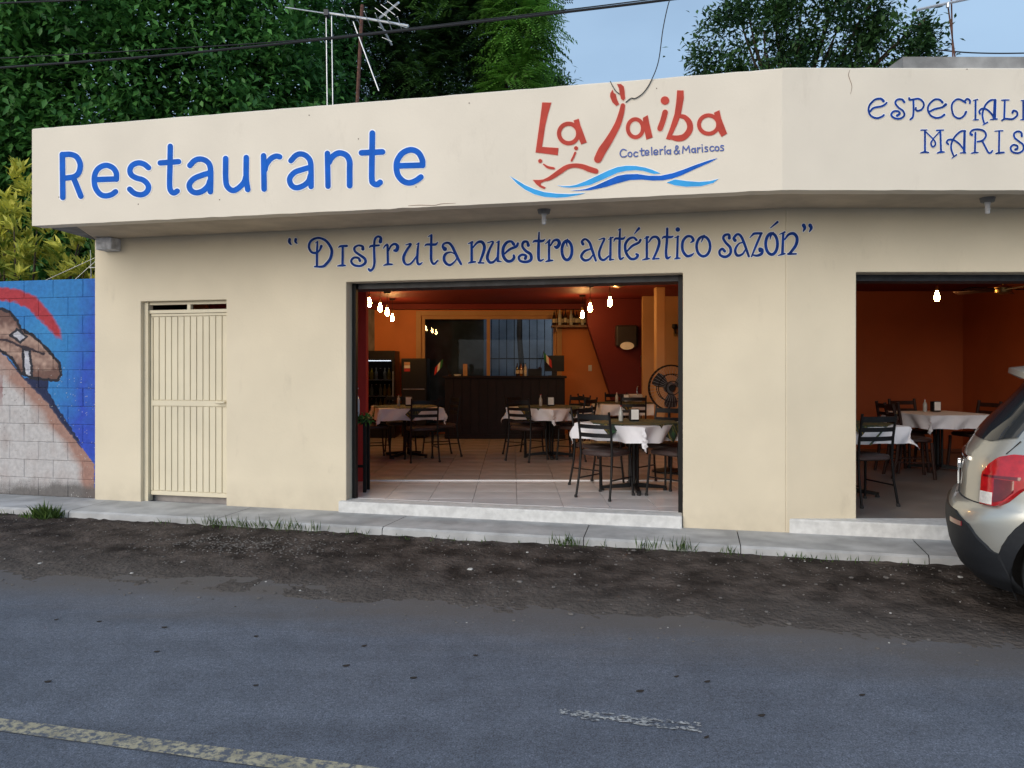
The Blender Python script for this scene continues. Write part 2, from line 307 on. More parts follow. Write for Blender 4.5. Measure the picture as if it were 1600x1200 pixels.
def asphalt(name):
    m = bpy.data.materials.new(name); m.use_nodes = True; N, L = m.node_tree.nodes, m.node_tree.links; b = N['Principled BSDF']
    tc = N.new('ShaderNodeTexCoord')
    def nz(scale, detail=4, rough=0.6, vec=None):
        n = N.new('ShaderNodeTexNoise'); n.inputs['Scale'].default_value = scale; n.inputs['Detail'].default_value = detail; n.inputs['Roughness'].default_value = rough
        L.new(vec or tc.outputs['Object'], n.inputs['Vector']); return n
    def ramp(src, p0, c0, p1, c1):
        r = N.new('ShaderNodeValToRGB'); r.color_ramp.elements[0].position = p0; r.color_ramp.elements[1].position = p1
        r.color_ramp.elements[0].color = tuple(c0) + (1,); r.color_ramp.elements[1].color = tuple(c1) + (1,); L.new(src, r.inputs['Fac']); return r
    def mix(a, bcol, fac, mode='MIX'):
        x = N.new('ShaderNodeMix'); x.data_type = 'RGBA'; x.blend_type = mode; L.new(a, x.inputs['A'])
        if isinstance(bcol, tuple): x.inputs['B'].default_value = bcol + (1,)
        else: L.new(bcol, x.inputs['B'])
        if isinstance(fac, float): x.inputs['Factor'].default_value = fac
        else: L.new(fac, x.inputs['Factor'])
        return x.outputs['Result']
    big = nz(0.7, 6); base = ramp(big.outputs['Fac'], 0.3, (0.100, 0.114, 0.146), 0.7, (0.140, 0.155, 0.190))
    gr = nz(42, 4, 0.85); fine = nz(130, 3, 0.8); c0 = mix(base.outputs['Color'], ramp(gr.outputs['Fac'], 0.33, (0.62, 0.62, 0.62), 0.67, (1.42, 1.42, 1.42)).outputs['Color'], 1.0, 'MULTIPLY'); c = mix(c0, ramp(fine.outputs['Fac'], 0.36, (0.40, 0.40, 0.40), 0.68, (1.65, 1.65, 1.65)).outputs['Color'], 1.0, 'MULTIPLY')
    md = nz(5.5, 7, 0.7); c = mix(c, ramp(md.outputs['Fac'], 0.3, (0.80, 0.80, 0.80), 0.7, (1.16, 1.16, 1.16)).outputs['Color'], 1.0, 'MULTIPLY')
    ms = N.new('ShaderNodeMapping'); ms.inputs['Rotation'].default_value = (0, 0, ANG); ms.inputs['Scale'].default_value = (0.12, 1.6, 1); L.new(tc.outputs['Object'], ms.inputs['Vector'])
    sk = nz(1.6, 5, 0.6, ms.outputs['Vector']); c = mix(c, ramp(sk.outputs['Fac'], 0.35, (0.86, 0.86, 0.86), 0.65, (1.10, 1.10, 1.10)).outputs['Color'], 1.0, 'MULTIPLY')
    vo = N.new('ShaderNodeTexVoronoi'); vo.inputs['Scale'].default_value = 55; L.new(tc.outputs['Object'], vo.inputs['Vector'])
    spk = ramp(vo.outputs['Distance'], 0.05, (0.65, 0.65, 0.65), 0.16, (0, 0, 0)); c = mix(c, (0.17, 0.17, 0.165), spk.outputs['Color'])
    # dust carried onto the tarmac from the verge, in ragged tongues
    geo = N.new('ShaderNodeNewGeometry'); dt = N.new('ShaderNodeVectorMath'); dt.operation = 'DOT_PRODUCT'; dt.inputs[1].default_value = (SA, CA, 0)
    L.new(geo.outputs['Position'], dt.inputs[0])
    v0 = OX * SA + OY * CA
    mr = N.new('ShaderNodeMapRange'); mr.inputs['From Min'].default_value = v0 - 3.25; mr.inputs['From Max'].default_value = v0 - 2.25; L.new(dt.outputs['Value'], mr.inputs['Value'])
    mp = N.new('ShaderNodeMapping'); mp.inputs['Rotation'].default_value = (0, 0, ANG); mp.inputs['Scale'].default_value = (0.45, 2.2, 1); L.new(tc.outputs['Object'], mp.inputs['Vector'])
    dn = nz(1.5, 8, 0.65, mp.outputs['Vector']); ad = N.new('ShaderNodeMath'); ad.operation = 'ADD'; L.new(mr.outputs['Result'], ad.inputs[0]); L.new(dn.outputs['Fac'], ad.inputs[1])
    df = ramp(ad.outputs['Value'], 0.42, (0, 0, 0), 0.92, (0.95, 0.95, 0.95))
    sc = N.new('ShaderNodeMath'); sc.operation = 'MULTIPLY'; sc.inputs[1].default_value = 0.62; L.new(ad.outputs['Value'], sc.inputs[0])
    L.new(sc.outputs['Value'], df.inputs['Fac']); c = mix(c, (0.118, 0.102, 0.092), df.outputs['Color'])
    L.new(c, b.inputs['Base Color']); b.inputs['Roughness'].default_value = 0.82
    bp = N.new('ShaderNodeBump'); bp.inputs['Distance'].default_value = 0.004; bp.inputs['Strength'].default_value = 0.9; L.new(fine.outputs['Fac'], bp.inputs['Height']); L.new(bp.outputs['Normal'], b.inputs['Normal'])
    MAT[name] = m
asphalt('asphalt')
M('dirt', (0.058, 0.044, 0.038), 0.95, 0.55, 4.0, 0.035, 24, detail=9, col2=(0.105, 0.084, 0.073), spec=0.15)
def dusty_verge():
    m = MAT['dirt']; N, L = m.node_tree.nodes, m.node_tree.links; b = N['Principled BSDF']; rp = [n for n in N if n.type == 'VALTORGB'][0]; tc = [n for n in N if n.type == 'TEX_COORD'][0]
    geo = N.new('ShaderNodeNewGeometry'); dt = N.new('ShaderNodeVectorMath'); dt.operation = 'DOT_PRODUCT'; dt.inputs[1].default_value = (SA, CA, 0); L.new(geo.outputs['Position'], dt.inputs[0])
    mr = N.new('ShaderNodeMapRange'); v0 = OX * SA + OY * CA; mr.inputs['From Min'].default_value = v0 - 1.2; mr.inputs['From Max'].default_value = v0 - 2.45; L.new(dt.outputs['Value'], mr.inputs['Value'])
    nz = N.new('ShaderNodeTexNoise'); nz.inputs['Scale'].default_value = 1.4; nz.inputs['Detail'].default_value = 9; nz.inputs['Roughness'].default_value = 0.65; L.new(tc.outputs['Object'], nz.inputs['Vector'])
    ad = N.new('ShaderNodeMath'); ad.operation = 'ADD'; L.new(mr.outputs['Result'], ad.inputs[0]); L.new(nz.outputs['Fac'], ad.inputs[1])
    r = N.new('ShaderNodeMapRange'); r.inputs['From Min'].default_value = 0.75; r.inputs['From Max'].default_value = 1.45; r.inputs['To Max'].default_value = 0.9; L.new(ad.outputs['Value'], r.inputs['Value'])
    mx = N.new('ShaderNodeMix'); mx.data_type = 'RGBA'; mx.inputs['B'].default_value = (0.118, 0.102, 0.092, 1); L.new(r.outputs['Result'], mx.inputs['Factor']); L.new(rp.outputs['Color'], mx.inputs['A']); L.new(mx.outputs['Result'], b.inputs['Base Color'])
dusty_verge()
M('earth', (0.10, 0.085, 0.065), 0.95, 0.4, 0.8, 0.01, 12)
def worn_paint(name, col, keep):
    m = M(name, col, 0.8, 0.2, 8, 0.002, 120); N, L = m.node_tree.nodes, m.node_tree.links; b = N['Principled BSDF']
    tc = [n for n in N if n.type == 'TEX_COORD'][0]; rp = [n for n in N if n.type == 'VALTORGB'][0]
    n = N.new('ShaderNodeTexNoise'); n.inputs['Scale'].default_value = 26; n.inputs['Detail'].default_value = 8; n.inputs['Roughness'].default_value = 0.75; L.new(tc.outputs['Object'], n.inputs['Vector'])
    r = N.new('ShaderNodeValToRGB'); r.color_ramp.elements[0].position = keep - 0.04; r.color_ramp.elements[1].position = keep + 0.06; L.new(n.outputs['Fac'], r.inputs['Fac'])
    mx = N.new('ShaderNodeMix'); mx.data_type = 'RGBA'; mx.inputs['B'].default_value = (0.102, 0.113, 0.138, 1)
    L.new(r.outputs['Color'], mx.inputs['Factor']); L.new(rp.outputs['Color'], mx.inputs['A']); L.new(mx.outputs['Result'], b.inputs['Base Color'])
worn_paint('yellow_line', (0.42, 0.37, 0.25), 0.50); worn_paint('white_line', (0.46, 0.46, 0.45), 0.52)
# ------------------------------------------------------------------ ground, road, verge, pavement
ZS, ZF, ZSOF, ZTOP, ZCEIL = 0.12, 0.232, 3.0, 3.95, 2.83
def nse(x, y, z=0.0): return noise.noise(Vector((x, y, z)))
mb = MB(); mb.add([(-400, -400, -0.06), (400, -400, -0.06), (400, 400, -0.06), (-400, 400, -0.06)], [(0, 1, 2, 3)])
tag(obj('ground', mb, 'earth'), kind='structure')
mb = MB(); mb.add([S(-60, -13.0, 0), S(60, -13.0, 0), S(60, -1.9, 0), S(-60, -1.9, 0)], [(0, 1, 2, 3)])
tag(obj('road', mb, 'asphalt'), kind='structure')
# dirt verge: a height field that sinks under the road along a ragged line
NU, NV = 760, 84; us = np.linspace(-13.0, 9.0, NU); vs_ = np.linspace(-0.60, -3.1, NV); vv = []
for j, v in enumerate(vs_):
    for i, u in enumerate(us):
        t = (-0.60 - v) / 1.75
        prof = 0.055 * (1 - t) if t < 1 else -0.030 * (t - 1) * 2
        h = prof + 0.014 * nse(u * 0.8, v * 2.2) + 0.013 * nse(u * 3.1, v * 4.5, 3) + 0.012 * nse(u * 10, v * 10, 7) * min(1, 1.6 - t) + 0.006 * nse(u * 23, v * 23, 9)
        if t > 0.75: h -= 0.012 * (t - 0.75)
        vv.append(S(u, v, h))
mb = MB(); mb.add(vv, [(j * NU + i, (j + 1) * NU + i, (j + 1) * NU + i + 1, j * NU + i + 1) for j in range(NV - 1) for i in range(NU - 1)])
tag(obj('dirt_verge', mb, 'dirt', smooth=True), kind='structure')
# painted lines
def line_strip(u0, u1, v0, w, z, name, m, n=60, wob=0.006):
    mb = MB(); a = []
    for i in range(n + 1):
        u = u0 + (u1 - u0) * i / n
        a += [S(u, v0 - w / 2 + wob * nse(u * 6, 1), z), S(u, v0 + w / 2 + wob * nse(u * 6, 5), z)]
    mb.add(a, [(2 * i, 2 * i + 2, 2 * i + 3, 2 * i + 1) for i in range(n)])
    return tag(obj(name, mb, m), kind='structure')
p0 = PZ(0, 1136, 0); p1 = PZ(548, 1203, 0); vy = (to_uv(p0.x, p0.y)[1] + to_uv(p1.x, p1.y)[1]) / 2
line_strip(-40, 30, vy, 0.10, 0.004, 'road_marking', 'yellow_line', 400)
q0 = PZ(872, 1114, 0); q1 = PZ(1096, 1138, 0); a0 = to_uv(q0.x, q0.y); a1 = to_uv(q1.x, q1.y)
mb = MB(); vm = (a0[1] + a1[1]) / 2            # what is left of a white dash: scattered flakes of paint
for k in range(420):
    uu = a0[0] + (a1[0] - a0[0]) * RNG.random(); vv = vm + RNG.uniform(-0.042, 0.042)
    if nse(uu * 9, vv * 30, 2) < -0.12 + 0.35 * RNG.random() - 0.25: continue
    r = RNG.uniform(0.003, 0.010); q0 = RNG.uniform(0, 6.28); mb.add([S(uu + r * RNG.uniform(0.6, 1.9) * math.cos(q0 + q), vv + r * RNG.uniform(0.5, 1.1) * math.sin(q0 + q), 0.003 + 0.00001 * k) for q in (0, 1.2, 2.4, 3.7, 5.0)], [(0, 1, 2, 3, 4)])
tag(obj('road_marking', mb, 'white_line'), kind='structure')
# pavement: slabs with open joints on a dark bed, kerb face towards the verge
VK = -0.63
mb = MB(); mb.sbox(-14, 9.5, VK + 0.02, 0.25, -0.05, ZS - 0.02); pav = tag(obj('pavement', mb, 'joint_dark'), kind='structure')
joints = [-14, -12.2, -10.4, -8.7, -7.05, -5.3, -3.55, -1.75, -0.42, 1.02, 2.7, 4.4, 6.1, 7.8, 9.5]
for k in range(len(joints) - 1):
    u0, u1 = joints[k] + 0.004, joints[k + 1] - 0.004; n = 14; mb = MB(); top = []; sk = 0.05 * nse(k * 3.3, 2)
    fr = [(u0 + (u1 - u0) * i / n + (sk if 0 < 1 else 0)) for i in range(n + 1)]
    vs8 = []
    for i in range(n + 1):
        u = u0 + (u1 - u0) * i / n; e = 0.012 * nse(u * 4, 8) + 0.006 * nse(u * 15, 3)
        for (v, z) in ((VK + e - 0.012, 0.0 - 0.03), (VK + e, ZS - 0.018 + 0.004 * nse(u * 9, 1)), (VK + e + 0.022, ZS + 0.002 * nse(u * 5, 6)), (-0.3, ZS + 0.003 * nse(u * 2, 4)), (0.06, ZS)):
            uu = u + (0.03 * (((k + (i == n)) * 2) % 3 - 1) * (v / VK) if (i == 0 or i == n) else 0.0)
            vs8.append(S(uu, v, z))
    fs = [(i * 5 + j, (i + 1) * 5 + j, (i + 1) * 5 + j + 1, i * 5 + j + 1) for i in range(n) for j in range(4)]
    mb.add(vs8, fs); obj('slab', mb, 'concrete_walk', pav)

# ------------------------------------------------------------------ the restaurant
B = thing('restaurant_building', 'cream single-storey corner restaurant with blue and red lettering painted on its fascia', 'restaurant', (OX, OY, ZS))
WT = 0.18
def grid_wall(xs, zs, holes, fn, th):
    """solid wall with real openings: cells of a grid minus the holes, only boundary faces; fn(a, depth, z) -> point"""
    mb = MB(); nx, nz = len(xs) - 1, len(zs) - 1
    def solid(i, j):
        if i < 0 or j < 0 or i >= nx or j >= nz: return False
        cx, cz = (xs[i] + xs[i + 1]) / 2, (zs[j] + zs[j + 1]) / 2
        return not any(h[0] < cx < h[1] and h[2] < cz < h[3] for h in holes)
    idx = {}
    def V(i, d, j):
        k = (i, d, j)
        if k not in idx: idx[k] = len(mb.v); mb.v.append(tuple(fn(xs[i], d * th, zs[j])))
        return idx[k]
    for i in range(nx):
        for j in range(nz):
            if not solid(i, j): continue
            mb.f.append((V(i, 0, j), V(i + 1, 0, j), V(i + 1, 0, j + 1), V(i, 0, j + 1)))
            mb.f.append((V(i + 1, 1, j), V(i, 1, j), V(i, 1, j + 1), V(i + 1, 1, j + 1)))
            if not solid(i - 1, j): mb.f.append((V(i, 1, j), V(i, 0, j), V(i, 0, j + 1), V(i, 1, j + 1)))
            if not solid(i + 1, j): mb.f.append((V(i + 1, 0, j), V(i + 1, 1, j), V(i + 1, 1, j + 1), V(i + 1, 0, j + 1)))
            if not solid(i, j - 1): mb.f.append((V(i, 1, j), V(i + 1, 1, j), V(i + 1, 0, j), V(i, 0, j)))
            if not solid(i, j + 1): mb.f.append((V(i, 0, j + 1), V(i + 1, 0, j + 1), V(i + 1, 1, j + 1), V(i, 1, j + 1)))
    mb.m = [0] * len(mb.f); return mb
UL = u_px(148); UD0, UD1 = u_px(220), u_px(353.5); UO0, UO1 = u_px(541), u_px(1067)
ZD, ZO = 2.305, 2.455
mb = grid_wall([UL, UD0, UD1, UO0, UO1, 0.0], [ZS - 0.05, ZD, ZO, ZSOF + 0.02], [(UD0, UD1, -1, ZD), (UO0, UO1, -1, ZO)], lambda a, d, z: S(a, d, z), WT)
obj('front_wall', mb, 'cream', B, bevel=0.008)
XO0, XO1 = (1338 - 800) / F * OY, 6.3
mb = grid_wall([OX, XO0, XO1, 7.6], [ZS - 0.05, 2.435, ZSOF + 0.02], [(XO0, XO1, -1, 2.435)], lambda a, d, z: Vector((a, OY + d, z)), 0.2)
obj('side_wall', mb, 'cream', B, bevel=0.008)
mb = MB(); mb.sbox(UL, UL + 0.18, WT, 7.3, ZS - 0.05, ZSOF + 0.02); obj('end_wall', mb, 'raw_concrete', B)
mb = MB(); mb.box(7.42, 7.6, OY + 0.2, 15.7, ZS - 0.05, ZSOF + 0.02); obj('end_wall', mb, 'raw_concrete', B)

# fascia (parapet) standing forward of the walls, slightly uneven along the top
FL, FC, FR = Vector((-4.75, 7.60)), Vector((2.13, 6.05)), Vector((7.9, 6.07))
def fascia_seg(a, b, n, z0, z1, th, seed):
    d = (b - a).normalized(); nb = Vector((-d.y, d.x))          # into the building
    mb = MB(); vs = []
    for i in range(n + 1):
        p = a + (b - a) * i / n; w = 0.006 * nse(i * 0.9, seed) + 0.004 * nse(i * 2.7, seed)
        wb = 0.006 * nse(i * 0.8, seed + 9)
        q = p + nb * th
        vs += [(p.x, p.y, z0 + wb), (p.x, p.y, z1 - 0.012 + w), (p.x + nb.x * 0.012, p.y + nb.y * 0.012, z1 + w), (q.x, q.y, z1 + w), (q.x, q.y, z0 + wb)]
    fs = []
    for i in range(n):
        for j in range(5):
            fs.append((i * 5 + j, (i + 1) * 5 + j, (i + 1) * 5 + (j + 1) % 5, i * 5 + (j + 1) % 5))
    fs += [(0, 1, 2, 3, 4), tuple(n * 5 + k for k in (4, 3, 2, 1, 0))]
    return mb.add(vs, fs)
obj('fascia', fascia_seg(FL, FC, 60, ZSOF - 0.012, ZTOP, 0.14, 1.0), 'fascia_cream', B)
obj('fascia', fascia_seg(FC, FR, 50, ZSOF - 0.013, ZTOP + 0.004, 0.14, 4.0), 'fascia_cream', B)
# roof slab with overhang; its painted underside is the soffit
def wallpt(u, v): p = S(u, v, 0); return (p.x, p.y)
d1 = (FC - FL).normalized(); n1 = Vector((-d1.y, d1.x))
fin = [FL + n1 * 0.13 + d1 * 0.02, Vector((FC.x + 0.01, FC.y + 0.13)), Vector((FR.x - 0.02, FR.y + 0.13))]
mb = MB(); mb.prism([tuple(fin[0]), tuple(fin[1]), tuple(fin[2]), (7.88, 15.7), (-3.9, 15.7), wallpt(UL - 0.15, 1.0)], ZSOF + 0.022, 3.16)
obj('roof_slab', mb, 'raw_concrete', B)
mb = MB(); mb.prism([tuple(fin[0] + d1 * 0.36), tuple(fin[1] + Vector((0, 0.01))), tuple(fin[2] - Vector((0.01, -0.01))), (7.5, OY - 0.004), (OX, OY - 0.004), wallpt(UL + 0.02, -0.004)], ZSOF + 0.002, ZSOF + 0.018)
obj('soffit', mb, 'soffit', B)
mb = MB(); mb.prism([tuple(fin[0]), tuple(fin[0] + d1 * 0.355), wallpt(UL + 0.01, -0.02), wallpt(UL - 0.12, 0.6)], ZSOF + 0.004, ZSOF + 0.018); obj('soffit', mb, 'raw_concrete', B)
# white stub of a beam under the soffit at the wall's end
mb = MB(); mb.sbox(u_px(151, -0.12), u_px(176, -0.12), -0.14, 0.02, 2.865, ZSOF); obj('beam_stub', mb, 'bracket_white', B, bevel=0.012)

# steps
mb = MB(); mb.sbox(u_px(532), UO1 - 0.006, -0.055, 0.165, ZS - 0.04, ZF); obj('doorstep', mb, 'white_step', B, bevel=0.012)
s2 = PZ(1498, 828.5, 0.245)
mb = MB(); mb.prism([(OX + 0.02, OY - 0.02), (s2.x + 3.2, s2.y - 0.55), (s2.x + 3.2, OY + 0.02), (OX + 0.05, OY + 0.02)], ZS - 0.04, 0.245); obj('doorstep', mb, 'white_step', B, bevel=0.012)

# floors
flo = obj('floor', MB().prism([wallpt(UL + 0.2, 0.17), wallpt(0.3, 0.17), (2.97, 6.98), (2.97, 15.48), (-3.6, 15.48)], 0.05, ZF - 0.010), 'grout', B)
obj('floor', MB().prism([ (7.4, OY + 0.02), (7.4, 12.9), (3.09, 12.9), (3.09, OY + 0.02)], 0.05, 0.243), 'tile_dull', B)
def clip(poly, a, b, c):             # keep a*x + b*y >= c
    out = []
    for i in range(len(poly)):
        p, q = poly[i], poly[(i + 1) % len(poly)]; dp, dq = a * p[0] + b * p[1] - c, a * q[0] + b * q[1] - c
        if dp >= 0: out.append(p)
        if (dp >= 0) != (dq >= 0): t = dp / (dp - dq); out.append((p[0] + (q[0] - p[0]) * t, p[1] + (q[1] - p[1]) * t))
    return out
TS = 0.45; full = {}; vmin = OX * SA + OY * CA + 0.172
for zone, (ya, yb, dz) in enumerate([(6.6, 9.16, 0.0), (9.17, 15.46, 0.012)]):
    y = ya
    while y < yb - 0.02:
        x = -3.55
        while x < 2.93:
            x1, y1 = min(x + TS, 2.965), min(y + TS, yb); g = 0.003
            poly = [(x + g, y + g), (x1 - g, y + g), (x1 - g, y1 - g), (x + g, y1 - g)]
            pc = clip(poly, SA, CA, vmin)
            if len(pc) >= 3 and x1 - x > 0.05 and y1 - y > 0.05:
                if len(pc) == 4 and pc == poly and abs(x1 - x - TS) < 1e-6 and abs(y1 - y - TS) < 1e-6:
                    if zone not in full:
                        t = MB(); h = TS / 2 - g
                        t.hexa([(-h, -h, -0.02), (h, -h, -0.02), (h, h, -0.02), (-h, h, -0.02), (-h, -h, 0), (h, -h, 0), (h, h, 0), (-h, h, 0)])
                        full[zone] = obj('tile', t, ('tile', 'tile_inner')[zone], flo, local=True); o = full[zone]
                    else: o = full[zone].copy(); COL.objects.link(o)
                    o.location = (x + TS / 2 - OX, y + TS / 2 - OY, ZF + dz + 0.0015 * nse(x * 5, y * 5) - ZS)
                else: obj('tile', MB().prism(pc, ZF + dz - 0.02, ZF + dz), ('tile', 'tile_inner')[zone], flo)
            x += TS
        y += TS
obj('threshold', MB().box(-1.73, 2.95, 9.150, 9.168, ZF - 0.01, ZF + 0.013), 'tile', B)

# interior shell
obj('ceiling', MB().prism([wallpt(UL + 0.2, WT + 0.01), wallpt(-0.02, WT + 0.01), (OX + 0.1, OY + 0.21), (7.4, OY + 0.21), (7.4, 15.45), (-3.7, 15.45)], ZCEIL, 2.98), 'maroon_dark', B)
YB = 15.5
WX0, WXM, WX1, WZ0, WZ1 = -1.834, -0.478, 0.904, 0.26, 2.62
obj('back_wall', grid_wall([-3.6, WX0, WX1, 3.6], [0.1, WZ0, WZ1, 2.95], [(WX0, WX1, WZ0, WZ1)], lambda a, d, z: Vector((a, YB + d, z)), 0.15), 'orange', B)
obj('room_wall', MB().box(-3.75, -3.6, 9.0, YB + 0.1, 0.1, 2.95), 'orange', B)
obj('pier', MB().box(-3.58, -1.73, 9.10, 9.25, 0.1, ZCEIL - 0.002), 'maroon_lit', B)
obj('partition', MB().box(2.98, 3.08, 7.04, YB, 0.1, ZCEIL - 0.002), 'deep_orange', B)
obj('partition', MB().box(2.30, 2.975, 13.5, 13.62, 0.1, ZCEIL - 0.003), 'ochre', B)
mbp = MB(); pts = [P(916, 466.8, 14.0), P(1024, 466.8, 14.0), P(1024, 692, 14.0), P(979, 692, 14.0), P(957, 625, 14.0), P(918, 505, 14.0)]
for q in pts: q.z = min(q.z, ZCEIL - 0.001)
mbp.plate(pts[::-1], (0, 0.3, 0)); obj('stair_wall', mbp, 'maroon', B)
obj('column', MB().box(2.235, 2.375, 11.9, 12.1, 0.1, ZCEIL - 0.002), 'ochre', B, bevel=0.01)
obj('room_wall', MB().box(7.395, 7.415, OY + 0.21, 12.59, 0.2, ZCEIL - 0.003), 'deep_orange', B)
obj('back_wall', MB().box(3.085, 7.41, 12.6, 12.75, 0.1, ZCEIL - 0.002), 'deep_orange', B)
obj('ceiling_beam', MB().box(-3.55, 2.97, 15.2, YB - 0.002, ZCEIL - 0.10, ZCEIL - 0.001), 'maroon_dark', B)
# shutter housings just behind the openings
mb = MB(); mb.sbox(UO0 - 0.1, UO1 + 0.1, WT + 0.003, WT + 0.30, ZO - 0.055, ZCEIL - 0.002); obj('shutter_box', mb, 'dark_steel', B)
for uu in (UO0 + 0.004, UO1 - 0.045):
    mb = MB(); mb.sbox(uu, uu + 0.04, WT - 0.05, WT + 0.002, ZF, ZO - 0.004); obj('shutter_rail', mb, 'black_metal', B)
obj('shutter_box', MB().box(XO0 - 0.1, XO1 + 0.1, OY + 0.203, OY + 0.45, 2.38, ZCEIL - 0.002), 'dark_steel', B)
obj('shutter_rail', MB().box(XO0 + 0.004, XO0 + 0.03, OY + 0.15, OY + 0.202, 0.245, 2.43), 'dark_steel', B)

# back window: frame, two panes, outside bars
win = obj('window', MB().box(WX0, WX1, YB + 0.04, YB + 0.11, WZ1 - 0.07, WZ1 - 0.001), 'ochre', B)
for x in (WX0 + 0.001, WXM - 0.035, WX1 - 0.071): obj('frame', MB().box(x, x + 0.07, YB + 0.041, YB + 0.109, WZ0 + 0.001, WZ1 - 0.0705), 'ochre', win)
obj('pane', MB().box(WX0 + 0.072, WXM - 0.036, YB + 0.07, YB + 0.076, WZ0 + 0.001, WZ1 - 0.071), 'pane_glass', win)
obj('pane', MB().box(WXM + 0.036, WX1 - 0.072, YB + 0.07, YB + 0.076, WZ0 + 0.001, WZ1 - 0.071), 'pane_glass', win)
for k in range(9):
    x = WXM + 0.06 + k * 0.155; obj('bar', MB().tube([(x, YB + 0.19, WZ0), (x, YB + 0.19, WZ1)], 0.008, 6), 'black_metal', win)
obj('bar', MB().box(WXM + 0.04, WX1, YB + 0.182, YB + 0.198, 1.74, 1.765), 'black_metal', win)
# architrave round the window
obj('architrave', MB().box(WX0 - 0.1, WX1 + 0.1, YB - 0.025, YB - 0.001, WZ1 + 0.001, WZ1 + 0.09), 'ochre', B)
obj('architrave', MB().box(WX1 + 0.001, WX1 + 0.1, YB - 0.025, YB - 0.001, 0.25, WZ1), 'ochre', B)
obj('architrave', MB().box(WX0 - 0.1, WX0 - 0.001, YB - 0.025, YB - 0.001, 0.25, WZ1), 'ochre', B)
# light switch and plug on the orange wall
obj('light_switch', MB().box(1.54, 1.61, YB - 0.014, YB - 0.001, 1.50, 1.62), 'porcelain', B, bevel=0.004)

# the yard wall and lean-to seen through the window
yw = tag(obj('yard_wall', MB().box(-6, 5, 18.6, 18.8, -0.06, 3.4), 'courtyard_wall'), 'grey-blue rendered yard wall behind the barred rear window', 'wall'); rebase(yw)
ls = thing('lean_to_shed', 'dark lean-to shed in the yard behind the left window pane', 'shed', (-2.0, 17, -0.05))
obj('wall', MB().box(-3.6, -0.62, 16.75, 16.9, -0.06, 2.7), 'shed_dark', ls)
obj('roof', MB().box(-3.7, -0.55, 16.0, 17.6, 2.71, 2.78), 'raw_concrete', ls)

# metal service door in the front wall
dz0, dz1 = 0.185, ZD
ul, ur = UD0 + 0.0, UD1 - 0.0
door = obj('door', MB().sbox(ul + 0.055, ur - 0.004, 0.10, 0.115, dz0, dz1 - 0.13), 'door_paint', B)
obj('frame', MB().sbox(ul + 0.003, ul + 0.05, 0.05, 0.13, ZS, dz1 - 0.002), 'door_paint', door)
obj('frame', MB().sbox(ul + 0.052, ur - 0.004, 0.07, 0.12, dz1 - 0.035, dz1 - 0.003), 'door_paint', door)
obj('frame', MB().sbox(ul + 0.052, ur - 0.004, 0.07, 0.12, dz1 - 0.128, dz1 - 0.092), 'door_paint', door)
um = (ul + ur) / 2 + 0.02
obj('mullion', MB().sbox(um - 0.02, um + 0.02, 0.072, 0.118, dz1 - 0.0915, dz1 - 0.0355), 'door_paint', door)
zmid = EYE - (631 - CY) / F * 8.27
for (za, zb) in ((dz0 + 0.05, zmid - 0.035), (zmid + 0.035, dz1 - 0.165)):
    n = 12; a0_, a1_ = ul + 0.085, ur - 0.03
    for k in range(n):
        x0 = a0_ + (a1_ - a0_) * k / n; x1 = a0_ + (a1_ - a0_) * (k + 1) / n
        obj('slat', MB().sbox(x0 + 0.006, x1 - 0.006, 0.0885, 0.0995, za, zb), 'door_paint', door, bevel=0.004)
for za, zb in ((dz0, dz0 + 0.045), (zmid - 0.03, zmid + 0.03), (dz1 - 0.16, dz1 - 0.132)):
    obj('rail', MB().sbox(ul + 0.06, ur - 0.008, 0.084, 0.0995, za, zb), 'door_paint', door, bevel=0.004)
for x in (ul + 0.058, ur - 0.028): obj('stile', MB().sbox(x, x + 0.024, 0.086, 0.0996, dz0 + 0.05, dz1 - 0.17), 'door_paint', door)
mb = MB(); h0 = S(ur - 0.16, 0.045, zmid + 0.015); h1 = S(ur - 0.055, 0.045, zmid + 0.018)
mb.tube([S(ur - 0.055, 0.09, zmid + 0.018), h1, h0], 0.011, 8); obj('handle', mb, 'door_paint', door, smooth=True)
mb = MB(); c = S(ur - 0.022, 0.082, zmid - 0.075); mb.lathe([(0.012, -0.012), (0.014, 0.0), (0.012, 0.012)], c, 10, ax='y'); obj('lock', mb, 'dark_steel', door)
obj('passage_wall', MB().sbox(ul, ur, WT + 0.9, WT + 0.95, ZS - 0.02, ZD + 0.1), 'shed_dark', B)

